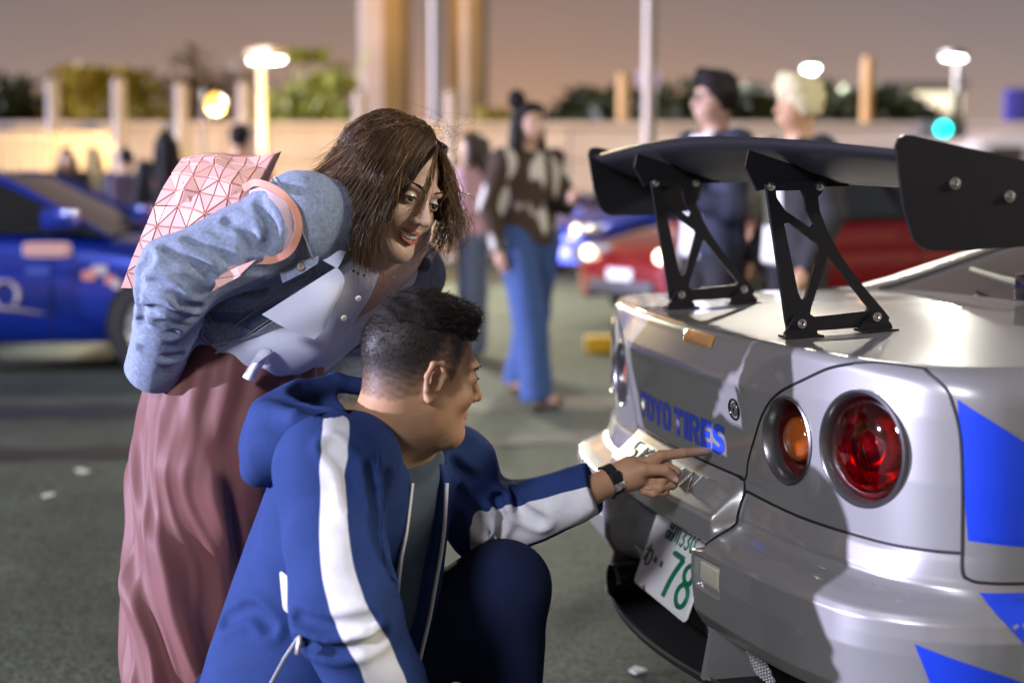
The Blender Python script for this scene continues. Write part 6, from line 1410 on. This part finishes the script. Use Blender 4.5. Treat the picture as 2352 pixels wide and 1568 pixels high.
# ------------------------------------------------------------------ the handbag of triangles
def build_bag():
    root = empty('handbag', at(420, 640, 2.52), 'rose gold handbag made of triangular tiles hanging on the woman\'s shoulder', 'handbag')
    M['rose'] = mat('rose_tile', (.80, .47, .43), rough=.42, coat=.15, var=.04, vscale=30); M['rose_base'] = mat('rose_mesh', (.50, .25, .20), rough=.6); M['rose_in'] = mat('bag_lining', (.62, .30, .20), rough=.6); M['strap'] = mat('strap_leather', (.60, .27, .19), rough=.5, var=.06, vscale=20); M['strap_back'] = mat('strap_back', (.45, .36, .38), rough=.5)
    # control net of the front: rows from the mouth to the bottom, columns from left to right (px, py, Y)
    net = [[(418, 366, 2.66), (480, 357, 2.63), (560, 365, 2.60), (632, 354, 2.585)],
           [(405, 385, 2.58), (470, 384, 2.555), (540, 398, 2.535), (585, 440, 2.53)],
           [(370, 440, 2.545), (440, 440, 2.525), (520, 452, 2.51), (580, 470, 2.515)],
           [(335, 520, 2.535), (410, 525, 2.52), (490, 545, 2.51), (560, 560, 2.52)],
           [(305, 590, 2.535), (380, 600, 2.525), (455, 620, 2.52), (520, 640, 2.53)],
           [(278, 662, 2.54), (345, 665, 2.535), (420, 672, 2.535), (490, 665, 2.54)]]
    nc, nr = 7, 10
    def grid(net):
        rows = [spline([at(*p) for p in r], nc + 1) for r in net]; return np.array([spline(np.array([r[i] for r in rows]), nr + 1) for i in range(nc + 1)])
    G = grid(net); rr = np.random.default_rng(5); G[1:-1, 1:-1] += rr.normal(size=G[1:-1, 1:-1].shape) * V3(.0025, .0035, .0025)
    back = G + V3(.012, .075, .012) * (np.sin(np.linspace(.15, math.pi - .5, nr + 1))[None, :, None] * .6 + .4)
    # soft body under the tiles
    I = np.arange((nc + 1) * (nr + 1)).reshape(nc + 1, nr + 1); n = I.size
    V = np.concatenate([G.reshape(-1, 3), back.reshape(-1, 3)]); f = [list(x) for x in np.stack([I[:-1, :-1], I[:-1, 1:], I[1:, 1:], I[1:, :-1]], -1).reshape(-1, 4)]; f += [[i + n for i in reversed(x)] for x in f]
    bd = list(I[0, :]) + list(I[1:, -1]) + list(I[-1, ::-1][1:])
    f += [[bd[i], bd[i - 1], bd[i - 1] + n, bd[i] + n] for i in range(1, len(bd))]
    mb = MB(); mb.add(V, f); mb.build('bag_body', M['rose_base'], root, smooth=False)
    dn = np.cross(np.gradient(G, axis=0), np.gradient(G, axis=1)); dn /= np.linalg.norm(dn, axis=2, keepdims=True)
    if dn[3, 3, 1] > 0: dn = -dn
    def tile(p, nn, nm='tile'):
        p = np.array(p); c = p.mean(0); q = c + (p - c) * .90; q2 = c + (p - c) * .84; nrm_ = nrm(np.cross(p[1] - p[0], p[2] - p[0]))
        if nrm_ @ nn < 0: nrm_ = -nrm_
        v = np.concatenate([q - nrm_ * .001, q + nrm_ * .0028, q2 + nrm_ * .0036]); MB().add(v, [[0, 1, 4, 3], [1, 2, 5, 4], [2, 0, 3, 5], [3, 4, 7, 6], [4, 5, 8, 7], [5, 3, 6, 8], [6, 7, 8]]).build(nm, M['rose'], root, smooth=False)
    for i in range(nc):
        for j in range(nr):
            a, b, c, d = G[i, j], G[i + 1, j], G[i + 1, j + 1], G[i, j + 1]
            if (i + j) % 2: tile((a, b, c), dn[i, j]); tile((a, c, d), dn[i, j])
            else: tile((a, b, d), dn[i, j]); tile((b, c, d), dn[i, j])
    # open mouth on the right, lower fold seen under the arm
    def fold(pts, nm, m_, th=.003):
        p = [at(*x) for x in pts]; nn = nrm(np.cross(p[1] - p[0], p[2] - p[0])) * th; k = len(p); MB().add(p + [x + nn for x in p], [list(range(k)), list(range(k, 2 * k))[::-1]] + [[i, (i + 1) % k, (i + 1) % k + k, i + k] for i in range(k)]).build(nm, m_, root, smooth=False)
    fold([(632, 354, 2.585), (618, 400, 2.60), (586, 442, 2.56), (600, 400, 2.62)], 'mouth_lining', M['rose_in'])
    for k, pts in enumerate(([(440, 662, 2.44), (490, 640, 2.41), (500, 660, 2.41)], [(440, 664, 2.44), (502, 661, 2.41), (480, 673, 2.42)], [(490, 640, 2.41), (545, 612, 2.39), (552, 632, 2.39)], [(490, 642, 2.41), (553, 633, 2.39), (503, 660, 2.405)], [(545, 612, 2.39), (588, 596, 2.385), (552, 630, 2.39)], [(450, 648, 2.45), (540, 608, 2.40), (490, 639, 2.412)])): fold(pts, 'lower_tile', M['rose'])
    # the two straps
    def strap(pts, nm, m_, wd, th):
        p = spline([at(*x) for x in pts], 40); T = np.gradient(p, axis=0); T /= np.linalg.norm(T, axis=1, keepdims=True); side = np.cross(T, V3(.25, -1, .1)); side /= np.linalg.norm(side, axis=1, keepdims=True); nn = np.cross(side, T)
        V = np.stack([p + side * wd + nn * th, p - side * wd + nn * th, p - side * wd - nn * th, p + side * wd - nn * th], 1).reshape(-1, 3); I = np.arange(160).reshape(40, 4)
        f = [list(x) for x in np.stack([I[:-1], np.roll(I[:-1], -1, 1), np.roll(I[1:], -1, 1), I[1:]], -1).reshape(-1, 4)] + [[0, 1, 2, 3], [159, 158, 157, 156]]
        MB().add(V, f).build(nm, m_, root, auto=40)
    strap([(560, 432, 2.50), (590, 420, 2.455), (640, 440, 2.415), (675, 478, 2.405), (686, 525, 2.405), (668, 572, 2.41), (630, 596, 2.415), (585, 600, 2.425), (548, 618, 2.435)], 'strap', M['strap'], .0062, .002)
    strap([(575, 440, 2.49), (615, 442, 2.44), (650, 475, 2.418), (665, 520, 2.416), (655, 560, 2.42), (622, 585, 2.43), (585, 595, 2.435)], 'inner_strap', M['strap_back'], .0075, .0018)
build_bag()
